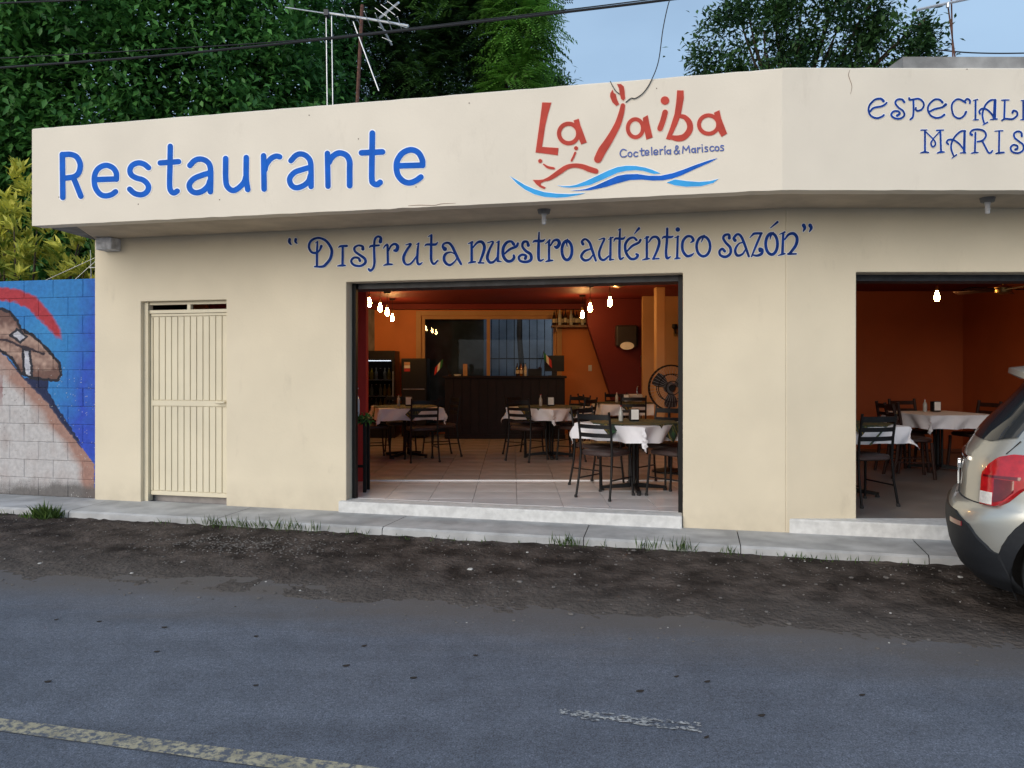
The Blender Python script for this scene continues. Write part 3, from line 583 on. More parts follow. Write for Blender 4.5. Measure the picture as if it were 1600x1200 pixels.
# ------------------------------------------------------------------ painted lettering (traced strokes, laid as thin paint films on the walls)
def plane_hit(px, py, A, Bp, off):
    d = (Bp - A).normalized(); n = Vector((d.y, -d.x))          # outward (towards the street)
    k = (px - CX) / F; Ao = A + n * off
    Y = Ao.dot(n) / (k * n.x + n.y)
    return P(px, py, Y)
def on_fascia(px, py, off): return plane_hit(px, py, FL, FC, off) if px < 1219.5 else plane_hit(px, py, FC, FR, off)
def on_wall(px, py, off):
    if px < 1228: return on_v(px, py, -off)
    return P(px, py, OY - off)
def smooth_pts(pts, sub=7):
    if len(pts) < 3:
        a, b = pts[0], pts[-1]; return [tuple(a[i] + (b[i] - a[i]) * k / 4 for i in range(3)) for k in range(5)]
    q = [tuple(2 * pts[0][i] - pts[1][i] for i in range(3))] + list(pts) + [tuple(2 * pts[-1][i] - pts[-2][i] for i in range(3))]; out = []
    for i in range(1, len(q) - 2):
        for s in range(sub):
            t = s / sub; r = []
            for c in range(3):
                p0, p1, p2, p3 = q[i - 1][c], q[i][c], q[i + 1][c], q[i + 2][c]
                r.append(0.5 * (2 * p1 + (p2 - p0) * t + (2 * p0 - 5 * p1 + 4 * p2 - p3) * t * t + (3 * p1 - p0 - 3 * p2 + p3) * t ** 3))
            out.append(tuple(r))
    out.append(tuple(pts[-1])); return out
PAINT_K = [0]
def ribbon(mb, pts, grow, surf, base, closed=False):
    """pts (x, y, w) in photo pixels -> round-ended brush stroke on the surface; a hair of extra height keeps strokes off one another"""
    s = smooth_pts(pts); n = len(s); PAINT_K[0] = (PAINT_K[0] + 1) % 9; o0 = base + PAINT_K[0] * 0.00022; L_, R_ = [], []
    for i in range(n):
        a, b = s[max(i - 1, 0)], s[min(i + 1, n - 1)]
        if closed and i in (0, n - 1): a, b = s[n - 2], s[1]
        dx, dy = b[0] - a[0], b[1] - a[1]; l = math.hypot(dx, dy) or 1; w = s[i][2] / 2 + grow
        L_.append((s[i][0] + dy / l * w, s[i][1] - dx / l * w)); R_.append((s[i][0] - dy / l * w, s[i][1] + dx / l * w))
    vs = []
    for i in range(n):
        o = o0 + 0.0002 * i / n; vs += [surf(L_[i][0], L_[i][1], o), surf(R_[i][0], R_[i][1], o)]
    mb.add(vs, [(2 * i, 2 * i + 1, 2 * i + 3, 2 * i + 2) for i in range(n - 1)])
    if not closed:
        for e, i in ((0, 0), (1, n - 1)):
            j = 1 if e == 0 else n - 2; dx, dy = s[i][0] - s[j][0], s[i][1] - s[j][1]; th = math.atan2(dy, dx); w = s[i][2] / 2 + grow
            o = o0 + 0.0002 * i / n
            fan = [surf(s[i][0] + w * math.cos(th + q), s[i][1] + w * math.sin(th + q), o) for q in np.linspace(-math.pi / 2, math.pi / 2, 7)]
            mb.add(fan, [tuple(range(6, -1, -1))])
def fill(mb, poly, surf, base, grow=0.0):
    PAINT_K[0] = (PAINT_K[0] + 1) % 9; o = base + PAINT_K[0] * 0.00022
    if grow:
        cx = sum(p[0] for p in poly) / len(poly); cy = sum(p[1] for p in poly) / len(poly); q = []
        for i, p in enumerate(poly):
            a, b = poly[i - 1], poly[(i + 1) % len(poly)]; dx, dy = b[0] - a[0], b[1] - a[1]; l = math.hypot(dx, dy) or 1
            sg = 1 if sum((poly[k][0] * poly[(k + 1) % len(poly)][1] - poly[(k + 1) % len(poly)][0] * poly[k][1]) for k in range(len(poly))) > 0 else -1
            q.append((p[0] + sg * dy / l * grow, p[1] - sg * dx / l * grow))
        poly = q
    area = sum((poly[k][0] * poly[(k + 1) % len(poly)][1] - poly[(k + 1) % len(poly)][0] * poly[k][1]) for k in range(len(poly)))
    if area > 0: poly = poly[::-1]
    mb.add([surf(p[0], p[1], o) for p in poly], [tuple(range(len(poly)))])
def ell(cx, cy, rx, ry, w, n=18): return [(cx + rx * math.cos(2 * math.pi * k / n), cy + ry * math.sin(2 * math.pi * k / n), w) for k in range(n + 1)]
def Zm(x0, y0, s):                   # reader for strokes noted in an enlarged crop: (x, y[, w]) -> photo pixels
    def f(st, w=0):
        return [(x0 + p[0] / s, y0 + p[1] / s, (p[2] if len(p) > 2 else w) / s) for p in st]
    return f
def words(name, strokes, polys, surf, ink, halo, grow, parent=None, closed=()):
    if halo:
        mb = MB()
        for s_, c_ in strokes: ribbon(mb, s_, grow, surf, 0.0012, c_)
        for p_ in polys: fill(mb, [(q[0], q[1]) for q in p_], surf, 0.0012, grow)
        obj('outline', mb, halo, parent or B)
    mb = MB()
    for s_, c_ in strokes: ribbon(mb, s_, 0.0, surf, 0.0045, c_)
    for p_ in polys: fill(mb, [(q[0], q[1]) for q in p_], surf, 0.0045)
    return obj(name, mb, ink, parent or B)
Z1, Z2, Z3, Z4 = Zm(80, 200, 10), Zm(220, 200, 10), Zm(370, 195, 10), Zm(520, 190, 10); W = 86
st = []
def put(z, w, *ss):
    for s_ in ss: st.append((z(s_, w), False))
def ring(z, cx, cy, rx, ry, w): st.append((z(ell(cx, cy, rx, ry, w)), True))
put(Z1, W, [(172, 412), (180, 1085)], [(172, 415), (300, 412), (395, 450), (447, 545), (450, 625), (420, 710), (350, 762), (190, 785)], [(352, 790), (405, 920), (462, 1065)],
    [(700, 805), (1010, 795)], [(1018, 800), (1015, 700), (960, 620), (860, 583), (760, 615), (695, 690), (672, 800), (690, 930), (760, 1030), (850, 1060), (940, 1040), (1005, 995)],
    [(1520, 620), (1450, 565), (1360, 545), (1270, 580), (1230, 650), (1250, 730), (1330, 780), (1430, 810), (1500, 870), (1520, 940), (1480, 1010), (1400, 1043), (1300, 1020), (1225, 955)])
put(Z2, W, [(460, 285), (455, 600), (450, 900), (475, 990), (520, 1013), (568, 985)], [(303, 545), (590, 525)],
    [(765, 585), (840, 508), (930, 484), (1030, 520), (1083, 610), (1090, 800), (1085, 995)],
    [(1075, 700), (960, 735), (830, 790), (757, 880), (780, 970), (860, 1010), (960, 985), (1045, 910), (1080, 820)],
    [(1325, 475), (1325, 800), (1355, 920), (1435, 975), (1520, 940), (1610, 850), (1640, 760)])
put(Z3, W, [(147, 510), (145, 830), (170, 1010)], [(417, 482), (425, 1003)], [(440, 700), (460, 620), (530, 530), (610, 490), (670, 500)],
    [(845, 560), (920, 480), (1000, 455), (1090, 490), (1150, 580), (1160, 760), (1160, 965)],
    [(1140, 665), (1020, 700), (900, 745), (826, 840), (850, 940), (930, 983), (1040, 950), (1120, 880), (1150, 790)], [(1415, 445), (1425, 960)])
put(Z4, W + 4, [(-65, 640), (-20, 560), (60, 500), (130, 492), (215, 530), (260, 620), (262, 760), (262, 1000)],
    [(617, 178), (612, 480), (608, 880), (630, 960), (690, 982), (738, 948)], [(447, 487), (775, 472)],
    [(1020, 690), (1395, 680)], [(1402, 682), (1395, 590), (1330, 480), (1215, 440), (1090, 490), (1010, 600), (993, 720), (1020, 840), (1100, 930), (1200, 955), (1300, 920), (1375, 865)])
words('lettering', st, [], on_fascia, 'blue_paint', 'halo', 1.6)

mb = MB()                                # nail holes and a hairline crack in the render
for (x, y) in ((92, 308), (216, 319), (343, 312), (483, 180), (650, 292), (1026, 138), (733, 161), (560, 217), (1511, 108)):
    fill(mb, [(x + 0.9 * math.cos(q), y + 0.9 * math.sin(q)) for q in np.linspace(0, 6.28, 8)[:-1]], on_fascia, 0.002)
obj('nail_marks', mb, 'rust', B)
mb = MB(); ribbon(mb, [(638, 321.5, 0.5), (655, 320.5, 0.9), (678, 320.8, 0.8), (690, 318.5, 0.9), (712, 317.5, 0.4)], 0, on_fascia, 0.002); ribbon(mb, [(1328, 109, 0.4), (1326, 118, 0.8), (1331, 134, 0.7), (1329, 147, 0.4)], 0, on_fascia, 0.002)
obj('crack', mb, 'tan_tile_wood', B)
# the red name with its crab claw
Z5, Z6, Z7, Z8 = Zm(790, 120, 10), Zm(910, 120, 10), Zm(1000, 120, 10), Zm(790, 220, 10); st = []; po = []
po.append(Z5([(572, 400), (715, 402), (660, 590), (620, 760), (570, 1095), (826, 1112), (815, 1225), (468, 1180), (500, 950), (545, 620)]))
ring(Z5, 985, 885, 150, 152, 66); po.append(Z5([(1062, 680), (1142, 655), (1170, 760), (1215, 880), (1268, 1025), (1180, 1055), (1140, 960), (1105, 840)]))
for cx, cy, r in ((1100, 115, 32), (540, 315, 32)): po.append(Z8(ell(cx, cy, r, r, 0, 12)[:-1]))
put(Z8, 32, [(1088, 185), (1060, 250), (1030, 308)], [(592, 365, 18), (660, 412, 38), (752, 430, 36)],
    [(590, 622, 32), (700, 580, 62), (850, 480, 78), (960, 410, 72), (1080, 386, 66), (1200, 402, 76), (1300, 440, 86), (1410, 474, 80)])
po.append(Z8([(425, 610), (480, 612), (540, 610), (600, 602), (592, 642), (552, 658), (548, 690), (628, 730), (602, 752), (540, 725), (480, 680)]))
put(Z6, 80, [(632, 448, 70), (610, 560, 84), (560, 720, 96), (480, 880, 106), (390, 1030, 120), (310, 1150, 130), (242, 1285, 122)])
po.append(Z6([(470, 200), (490, 250), (520, 270), (540, 350), (575, 430), (530, 455), (470, 400), (432, 310), (435, 260)]))
po.append(Z6([(540, 112), (600, 114), (645, 148), (660, 220), (668, 340), (640, 372), (605, 345), (585, 270), (570, 180)]))
ring(Z6, 828, 803, 118, 140, 62); po.append(Z6([(945, 640), (1020, 598), (1045, 720), (1098, 945), (1000, 982), (975, 870), (950, 760)]))
po.append(Z6(ell(1290, 370, 68, 66, 0, 16)[:-1])); put(Z6, 88, [(1293, 555), (1260, 680), (1213, 808)])
po.append(Z7([(580, 210), (680, 213), (686, 330), (640, 580), (590, 720), (510, 895), (470, 985), (405, 970), (470, 800), (540, 580), (565, 400)]))
put(Z7, 80, [(610, 610, 56), (700, 632, 72), (772, 720, 90), (775, 830, 95), (700, 930, 95), (600, 962, 95), (480, 945, 66)])
ring(Z7, 1072, 745, 150, 143, 62); po.append(Z7([(1155, 560), (1240, 520), (1270, 650), (1360, 885), (1275, 938), (1215, 840), (1190, 700)]))
words('logo_name', st, po, on_fascia, 'red_paint', 'red_halo', 1.0)
# waves under the name
def px9(*pts): return [(900 + x / 6.667, 210 + y / 6.667) for x, y in pts]
def px8(*pts): return [(790 + x / 10, 220 + y / 10) for x, y in pts]
light = [px8((65, 550), (150, 600), (300, 690), (450, 755), (600, 800), (800, 825), (1000, 832), (1250, 815), (1100, 855), (950, 880), (800, 890), (600, 875), (450, 835), (300, 760), (180, 670)),
         px8((800, 693), (900, 708), (1000, 706), (1100, 688), (1250, 630), (1400, 560)) + px9((333, 377), (430, 340), (520, 326), (620, 328), (720, 345), (800, 370), (880, 405), (810, 412), (700, 380), (620, 372), (520, 380), (430, 400), (300, 460), (150, 525), (0, 552)) + px8((1000, 732), (900, 725)),
         px9((945, 500), (1030, 468), (1150, 485), (1280, 495), (1400, 485), (1485, 462), (1430, 505), (1300, 540), (1150, 545), (1030, 530))]
dark = [px8((1010, 780), (1150, 768)) + px9((100, 568), (200, 535), (333, 475), (430, 432), (520, 415), (640, 412), (760, 430), (880, 430), (1000, 405), (1120, 365), (1250, 315), (1400, 265), (1475, 247), (1400, 290), (1250, 355), (1100, 425), (1000, 460), (900, 478), (800, 480), (680, 470), (560, 475), (430, 510), (300, 550), (150, 580), (0, 588))]
words('logo_wave', [], light, on_fascia, 'sky_blue_paint', 'halo', 0.9); words('logo_wave', [], dark, on_fascia, 'wave_blue', 'halo', 0.9)
Z9 = Zm(900, 210, 6.667); st = []
put(Z9, 13, [(522, 165), (490, 155), (466, 175), (460, 205), (475, 230), (505, 233), (526, 222)], [(642, 188), (620, 182), (603, 200), (606, 220), (622, 230), (643, 222)],
    [(683, 145), (682, 205), (692, 219), (708, 214)], [(665, 170), (710, 165)], [(720, 194), (757, 190), (752, 170), (735, 166), (721, 180), (720, 202), (732, 215), (757, 209)], [(787, 135), (790, 212)],
    [(810, 190), (850, 185), (845, 165), (828, 161), (813, 174), (811, 196), (824, 211), (850, 204)], [(875, 155), (877, 208)], [(878, 172), (890, 158), (905, 156)], [(925, 153), (927, 205)], [(921, 137), (930, 122)], [(983, 158), (985, 205)],
    [(1077, 200), (1040, 150), (1045, 118), (1062, 125), (1055, 147), (1026, 175), (1029, 197), (1050, 202), (1075, 168)], [(1110, 195), (1116, 124)], [(1116, 124), (1145, 165)], [(1145, 165), (1175, 120)], [(1175, 120), (1184, 188)],
    [(1242, 142), (1246, 190)], [(1265, 138), (1268, 188)], [(1268, 155), (1280, 140), (1293, 138)], [(1313, 132), (1317, 182)], [(1312, 107), (1313, 110)], [(1369, 132), (1349, 130), (1346, 145), (1368, 158), (1368, 175), (1342, 178)],
    [(1433, 128), (1410, 125), (1396, 142), (1398, 162), (1412, 173), (1436, 165)], [(1536, 118), (1513, 116), (1509, 132), (1533, 146), (1532, 165), (1504, 168)])
ring(Z9, 562, 208, 20, 23, 13); ring(Z9, 963, 182, 18, 20, 13); ring(Z9, 1222, 166, 18, 20, 13); ring(Z9, 1468, 148, 20, 22, 13)
words('lettering', st, [], on_fascia, 'small_blue', None, 0.5)

# the motto over the opening
ZA, ZB, ZC, ZD_, ZE, ZG = Zm(440, 350, 10), Zm(580, 345, 10), Zm(720, 340, 8.889), Zm(890, 340, 10), Zm(1030, 335, 10), Zm(1110, 335, 8.889); st = []
put(ZA, 38, [(125, 238, 45), (120, 280, 45), (150, 325, 20)], [(220, 238, 45), (216, 275, 40), (240, 303, 20)], [(560, 275, 26), (552, 450, 38), (550, 660, 36)], [(560, 275, 20), (527, 298, 12)],
    [(620, 345, 45), (592, 410, 30), (540, 450, 40), (470, 440), (428, 370), (440, 290), (500, 235), (590, 218, 36), (690, 260, 42), (760, 350, 45), (784, 430, 45), (760, 540, 45), (700, 620, 45), (640, 664, 40), (515, 666, 26)],
    [(955, 350), (950, 650)], [(888, 366, 16), (920, 348, 36), (1018, 342, 40)], [(875, 656, 20), (935, 648, 38), (993, 648, 26)],
    [(1270, 390, 55), (1262, 350, 42), (1200, 335, 34), (1140, 370), (1150, 430), (1230, 490, 42), (1300, 545, 44), (1305, 610, 44), (1230, 655), (1130, 640), (1087, 580), (1130, 527), (1200, 532), (1224, 575, 44)],
    [(1543, 275, 60), (1548, 215, 44), (1500, 196, 36), (1455, 250), (1445, 400, 40), (1450, 600, 40), (1430, 690), (1385, 728, 40), (1362, 706, 38)], [(1372, 368, 16), (1400, 345, 38), (1522, 333, 32)])
put(ZB, 38, [(255, 385), (260, 680)], [(190, 430, 14), (215, 392, 26), (250, 370, 34)], [(265, 480, 20), (310, 392, 32), (370, 362, 42), (412, 400, 52), (395, 458, 56), (362, 464, 40)], [(195, 697, 18), (250, 680, 36), (326, 680, 28)],
    [(540, 377, 16), (618, 362, 36), (560, 450, 40), (506, 560, 44), (512, 640, 42), (555, 684, 34), (620, 665, 30), (690, 580, 25), (722, 520, 22)], [(742, 350, 22), (726, 450, 38), (720, 630, 40), (748, 680, 38), (800, 650, 14)], [(706, 372, 12), (744, 348, 26)],
    [(940, 225, 38), (935, 500, 44), (940, 620, 42), (980, 674, 38), (1042, 618, 24)], [(890, 247, 12), (945, 222, 30)], [(835, 397, 12), (870, 370, 36), (1000, 370, 40), (1040, 330, 12)],
    [(1150, 440, 70), (1118, 400, 40), (1140, 357, 36), (1210, 346, 40), (1270, 410, 45), (1340, 560, 45), (1402, 675, 38)], [(1310, 522, 18), (1240, 490, 26), (1160, 520, 40), (1136, 590, 45), (1165, 660, 45), (1230, 690, 40), (1300, 640, 25), (1335, 590, 20)])
put(ZC, 36, [(150, 345), (150, 615)], [(102, 362, 12), (160, 340, 34)], [(165, 420, 20), (230, 347, 34), (290, 338, 44), (325, 390, 45), (318, 470, 44), (265, 618, 32)], [(105, 632, 16), (150, 618, 34), (202, 614, 24)], [(245, 628, 26), (318, 630, 22)],
    [(370, 350, 14), (448, 336, 26), (400, 440, 36), (367, 550, 44), (400, 620, 40), (460, 610, 34), (512, 540, 22)], [(525, 335, 30), (512, 590, 38)], [(495, 347, 12), (530, 330, 28)], [(512, 602, 36), (562, 612, 14)],
    [(735, 370, 45), (700, 332, 36), (640, 345, 40), (590, 420, 44), (590, 530, 44), (640, 600, 44), (700, 600, 40), (738, 560, 40), (735, 526, 34)], [(610, 500, 24), (680, 440, 36), (770, 400, 40), (793, 358, 34)],
    [(937, 385, 48), (920, 336, 36), (870, 342, 40), (856, 400), (900, 460, 40), (968, 510, 44), (975, 580, 44), (920, 614, 40), (832, 604), (806, 552), (850, 515), (905, 530), (895, 568, 46)],
    [(1087, 205, 22), (1080, 400, 42), (1080, 560, 42), (1105, 598, 34), (1156, 575, 12)], [(1000, 347, 12), (1030, 325, 36), (1130, 325, 40), (1170, 300, 12)],
    [(1225, 335), (1225, 598)], [(1175, 366, 12), (1235, 312, 30)], [(1245, 390, 20), (1290, 322, 32), (1345, 312, 44), (1368, 360, 50), (1335, 413, 50), (1306, 404, 30)], [(1180, 612, 18), (1225, 598, 34), (1278, 594, 20)], [(1480, 302, 22), (1470, 345, 26), (1478, 405, 10)])
ring(ZC, 1474, 455, 70, 132, 42)
put(ZD_, 40, [(208, 414, 50), (194, 372, 42), (245, 336, 36), (310, 390, 42), (350, 500, 45), (410, 672, 36)], [(325, 490, 28), (240, 522, 40), (190, 580, 44), (190, 630, 44), (240, 668, 42), (310, 650, 34), (368, 580, 22)],
    [(455, 347, 14), (543, 327, 32), (500, 430, 36), (461, 550, 42), (482, 640, 44), (540, 660, 40), (612, 600, 26)], [(642, 315, 36), (635, 640, 42)], [(605, 342, 12), (680, 306, 24)], [(630, 658, 36), (692, 652, 16)],
    [(788, 180, 28), (780, 400, 42), (780, 600, 42), (800, 648, 40), (846, 620, 18)], [(755, 198, 12), (792, 178, 24)], [(690, 376, 12), (720, 327, 36), (830, 330, 40), (870, 295, 12)],
    [(1045, 350, 40), (1000, 312, 36), (930, 332, 42), (870, 420, 45), (880, 540, 45), (950, 640, 45), (1030, 638, 42), (1066, 590, 42), (1042, 570, 34)], [(900, 522, 28), (980, 442, 40), (1080, 390, 42), (1108, 348, 40)], [(1083, 168, 42), (1050, 208, 30), (1006, 262, 8)],
    [(1206, 305), (1206, 630)], [(1165, 327, 12), (1230, 302, 34)], [(1235, 385, 20), (1290, 312, 36), (1360, 304, 44), (1400, 370, 46), (1380, 480, 44), (1310, 640, 34)], [(1137, 662, 16), (1200, 645, 36), (1246, 640, 24)], [(1300, 646, 30), (1395, 638, 24)])
put(ZE, 40, [(125, 222, 40), (120, 400, 42), (106, 600, 42), (125, 683, 44), (177, 660, 18)], [(45, 383, 12), (75, 352, 38), (180, 355, 40), (216, 340, 22)], [(290, 345, 36), (280, 675, 40)], [(240, 367, 12), (302, 342, 28)], [(236, 697, 14), (280, 684, 36), (327, 684, 20)],
    [(490, 442, 16), (532, 405, 46), (500, 348, 42), (430, 347, 42), (367, 430, 45), (367, 560, 45), (430, 648, 45), (500, 638, 38), (542, 603, 14)], [(702, 328, 30), (675, 390, 26), (655, 438, 8)],
    [(1095, 370, 52), (1090, 317, 40), (1030, 322, 42), (1001, 370, 42), (1040, 440, 42), (1110, 520, 45), (1110, 610, 45), (1040, 662, 45), (960, 640, 42), (941, 580, 40), (985, 537, 40), (1024, 575, 46)],
    [(1185, 405, 56), (1166, 372, 44), (1215, 312, 40), (1268, 330, 42), (1320, 430, 45), (1400, 655, 38)], [(1320, 432, 22), (1240, 462, 30), (1187, 560, 42), (1220, 640, 44), (1300, 620, 34), (1352, 540, 22)])
po = [ZE(ell(290, 235, 37, 37, 0, 14)[:-1])]
ring(ZE, 690, 500, 106, 154, 44)
put(ZG, 38, [(546, 325, 10), (580, 290, 26), (612, 266, 36), (712, 262, 34)], [(705, 268, 34), (640, 420, 34), (572, 585, 22)], [(582, 562, 22), (650, 572, 36), (710, 545, 42), (720, 492, 40), (682, 475, 34), (686, 508, 38)], [(872, 250, 22), (838, 300, 26), (830, 350, 8)], [(932, 106, 34), (835, 188, 14)],
    [(1012, 262, 34), (1000, 540, 40)], [(960, 277, 12), (1032, 246, 28)], [(1030, 350, 22), (1090, 278, 36), (1160, 268, 44), (1203, 330, 45), (1185, 430, 44), (1100, 545, 36)], [(940, 572, 12), (1000, 552, 32), (1036, 545, 22)], [(1080, 549, 32), (1190, 548, 24)],
    [(1295, 152, 54), (1310, 190, 44), (1290, 235, 18)], [(1385, 152, 54), (1400, 190, 44), (1376, 240, 18)])
ring(ZG, 850, 410, 82, 146, 42)
words('lettering', st, po, on_wall, 'navy_paint', 'halo', 0.9)
# the speciality line on the side fascia
ZH, ZI = Zm(1345, 140, 10), Zm(1460, 140, 10.907); st = []
put(ZH, 32, [(355, 178, 44), (310, 142, 36), (220, 157), (140, 240), (122, 330), (160, 410), (250, 445), (330, 420), (360, 396)], [(145, 342), (200, 286), (320, 260), (380, 230), (405, 202, 28)],
    [(678, 192, 40), (640, 152), (570, 157), (540, 210), (590, 280), (660, 332), (680, 400), (620, 450), (530, 445), (476, 395), (510, 342), (580, 336), (610, 370), (568, 406, 42)],
    [(822, 170), (825, 300), (815, 420), (775, 464)], [(756, 132, 34), (772, 160), (900, 142), (970, 190), (985, 250), (950, 310), (890, 330), (860, 312), (862, 280, 26)],
    [(1275, 197, 40), (1230, 157), (1150, 157), (1070, 230), (1048, 310), (1090, 400), (1170, 440), (1250, 430), (1305, 392, 36)], [(1070, 345), (1160, 302), (1270, 275), (1328, 232, 46)],
    [(1003, 640), (1003, 975)], [(1243, 640), (1254, 975)], [(1010, 652, 22), (1130, 768, 22)], [(1130, 768, 22), (1235, 652, 22)], [(1130, 772, 24), (1098, 830, 28), (1110, 880, 28), (1136, 890, 26), (1166, 858, 28), (1158, 808, 26), (1133, 775, 22)],
    [(940, 632, 20), (1034, 630, 20)], [(1186, 636, 24), (1294, 630, 20)], [(936, 988, 18), (1000, 975, 34), (1060, 982, 20)], [(1192, 992, 18), (1250, 975, 34), (1304, 974, 20)])
put(ZI, 34, [(530, 218, 36), (450, 172), (380, 167), (310, 230), (296, 320), (330, 440), (420, 490), (500, 450), (540, 380, 42)], [(520, 192), (560, 157), (605, 185), (605, 228)], [(702, 180), (700, 510)], [(665, 182, 16), (740, 166, 22)], [(660, 516, 16), (748, 510, 22)],
    [(1035, 180, 50), (1022, 490, 56)], [(1040, 176, 24), (960, 180), (880, 250), (830, 360), (820, 460), (850, 575, 30)], [(778, 410, 34), (766, 370), (810, 325), (890, 336), (980, 420), (1005, 480, 26)], [(830, 600, 18), (905, 556, 28)], [(955, 510, 20), (1070, 500, 26)],
    [(1200, 182), (1190, 500)], [(1140, 178, 16), (1200, 178, 28), (1276, 174, 16)], [(1152, 522, 30), (1210, 496), (1330, 500), (1410, 440), (1405, 380), (1352, 357), (1332, 390, 42)], [(1515, 190), (1515, 508)], [(1478, 188, 16), (1550, 180, 22)], [(1468, 514, 16), (1550, 506, 24)],
    [(515, 705, 42), (508, 1070, 46)], [(532, 702, 24), (450, 712), (360, 790), (300, 890), (285, 1000), (322, 1118, 30)], [(238, 930, 34), (210, 895), (240, 856), (320, 856), (420, 920), (492, 1010, 26)], [(300, 1166, 18), (376, 1110, 28)], [(440, 1077, 18), (530, 1074, 28)],
    [(700, 732), (690, 1075)], [(640, 768, 44), (611, 745), (650, 692), (740, 676), (840, 702), (880, 770), (850, 840), (800, 874), (732, 886, 28)], [(820, 882), (870, 980), (920, 1070), (960, 1075), (990, 1040, 30)], [(626, 1082, 16), (690, 1074, 32), (746, 1070, 18)],
    [(1106, 705), (1100, 1078)], [(1030, 706, 16), (1166, 700, 24)], [(1046, 1090, 20), (1100, 1078, 36), (1186, 1070, 30)],
    [(1490, 790, 40), (1480, 732), (1420, 712), (1360, 750), (1370, 820), (1440, 880), (1512, 940), (1512, 1030), (1430, 1080), (1330, 1060), (1300, 990), (1345, 942), (1410, 957), (1415, 1005), (1382, 1018, 44)])
words('lettering', st, [], on_fascia, 'navy_paint', 'halo', 0.8)
# ------------------------------------------------------------------ the mural wall beside the restaurant
MW = thing('mural_wall', 'concrete block wall with a painted arm and pale dress on blue', 'wall', tuple(S(UL - 0.4, 0.1, ZS)))
def inpoly(x, y, poly):
    c = False; n = len(poly); j = n - 1
    for i in range(n):
        (xi, yi), (xj, yj) = poly[i], poly[j]
        if (yi > y) != (yj > y) and x < (xj - xi) * (y - yi) / (yj - yi) + xi: c = not c
        j = i
    return c
def edge_d(x, y, poly, closed=True):
    best = 1e9; n = len(poly)
    for i in range(n if closed else n - 1):
        (x0, y0), (x1, y1) = poly[i], poly[(i + 1) % n]; dx, dy = x1 - x0, y1 - y0; t = max(0, min(1, ((x - x0) * dx + (y - y0) * dy) / (dx * dx + dy * dy + 1e-9)))
        best = min(best, math.hypot(x - x0 - t * dx, y - y0 - t * dy))
    return best
ARC = [(-260, 120), (-120, 70), (0, 60), (100, 70), (190, 110), (260, 190), (320, 280), (330, 345), (280, 320), (220, 250), (150, 180), (80, 145), (0, 135), (-120, 150)]
ARM1 = [(-90, 200), (0, 175), (50, 190), (90, 240), (110, 280), (180, 320), (250, 390), (310, 460), (318, 520), (300, 548), (240, 545), (165, 535), (110, 510), (60, 430), (0, 390), (-90, 380)]
BR1 = [(55, 312), (88, 282), (140, 320), (105, 350)]; BR2 = [(118, 380), (155, 390), (168, 535), (125, 520)]
CREASE = [(-60, 325), (40, 340), (110, 372), (160, 385), (230, 412)]
DRESS = [(-420, 700), (-200, 420), (-60, 390), (0, 400), (40, 430), (130, 540), (250, 660), (320, 760), (400, 860), (490, 985), (495, 1200), (-500, 1200)]
EDGE = [(40, 430), (130, 540), (250, 660), (320, 760), (400, 860), (490, 985), (495, 1200)]
SHADE = [(120, 535), (250, 548), (250, 600), (300, 690), (360, 780), (430, 890), (380, 842), (290, 725), (200, 620)]
def lerp3(a, b, t): t = max(0, min(1, t)); return tuple(a[i] + (b[i] - a[i]) * t for i in range(3))
def mural_col(mx, my):
    w1, w2 = nse(mx * 0.012, my * 0.012, 1), nse(mx * 0.05, my * 0.05, 2); n3 = nse(mx * 0.2, my * 0.2, 5)
    x, y = mx + 6 * w2, my + 6 * nse(mx * 0.05, my * 0.05, 8)
    c = lerp3((0.030, 0.20, 0.52), (0.028, 0.075, 0.50), (x - 330) / 130 + 0.35 * w1 + (y - 500) / 700)
    c = lerp3(c, (0.05, 0.29, 0.58), 0.55 * max(0, 1 - abs(y - 300) / 260) * max(0, 1 - abs(x - 230) / 190) + 0.25 * w1)
    if inpoly(x, y, ARC): c = lerp3(c, (0.42, 0.035, 0.05), 0.35 + edge_d(x, y, ARC) / 16 + 0.3 * w2 - max(0, y - 230) / 240)
    if inpoly(x, y, SHADE): c = (0.012, 0.02, 0.07)
    if inpoly(x, y, DRESS):
        d = edge_d(x, y, EDGE, False); c = lerp3((0.36, 0.205, 0.165), (0.52, 0.50, 0.50), (d - 45 - 18 * w1) / 45)
        c = lerp3(c, (0.34, 0.27, 0.25), 0.5 * max(0, nse(mx * 0.02, my * 0.01, 12)))
        if x < 14 and 470 < y < 720: c = lerp3(c, (0.25, 0.09, 0.09), 0.75 - abs(y - 590) / 170)
        if y < 520 and x < 60: c = lerp3(c, (0.40, 0.27, 0.23), 0.6)
        if edge_d(x, y, EDGE, False) < 6 and y < 900: c = (0.05, 0.05, 0.10)
    if inpoly(x, y, ARM1):
        c = lerp3((0.16, 0.085, 0.07), (0.46, 0.31, 0.25), 0.5 + 0.5 * w2 - abs(edge_d(x, y, CREASE, False) - 42) / 70 + 0.35)
        if inpoly(x, y, BR1) or inpoly(x, y, BR2): c = lerp3((0.62, 0.62, 0.66), (0.42, 0.42, 0.5), 0.5 + w2)
        if min(edge_d(x, y, BR1), edge_d(x, y, BR2)) < 6.5: c = (0.02, 0.02, 0.03)
        if edge_d(x, y, CREASE, False) < 6: c = (0.03, 0.02, 0.03)
    if -60 < x and edge_d(x, y, ARM1) < 7.5: c = (0.015, 0.015, 0.025)
    g = (y - 1060 - 45 * w1 - 22 * n3) / 60
    if g > 0: c = lerp3(c, (0.115, 0.105, 0.10), 0.9 * min(1, g))
    if n3 > 0.53 and y > 480 and nse(mx * 0.03, my * 0.03, 21) > 0.18: c = (0.55, 0.54, 0.52) if x > 200 else (0.16, 0.13, 0.13)
    return c
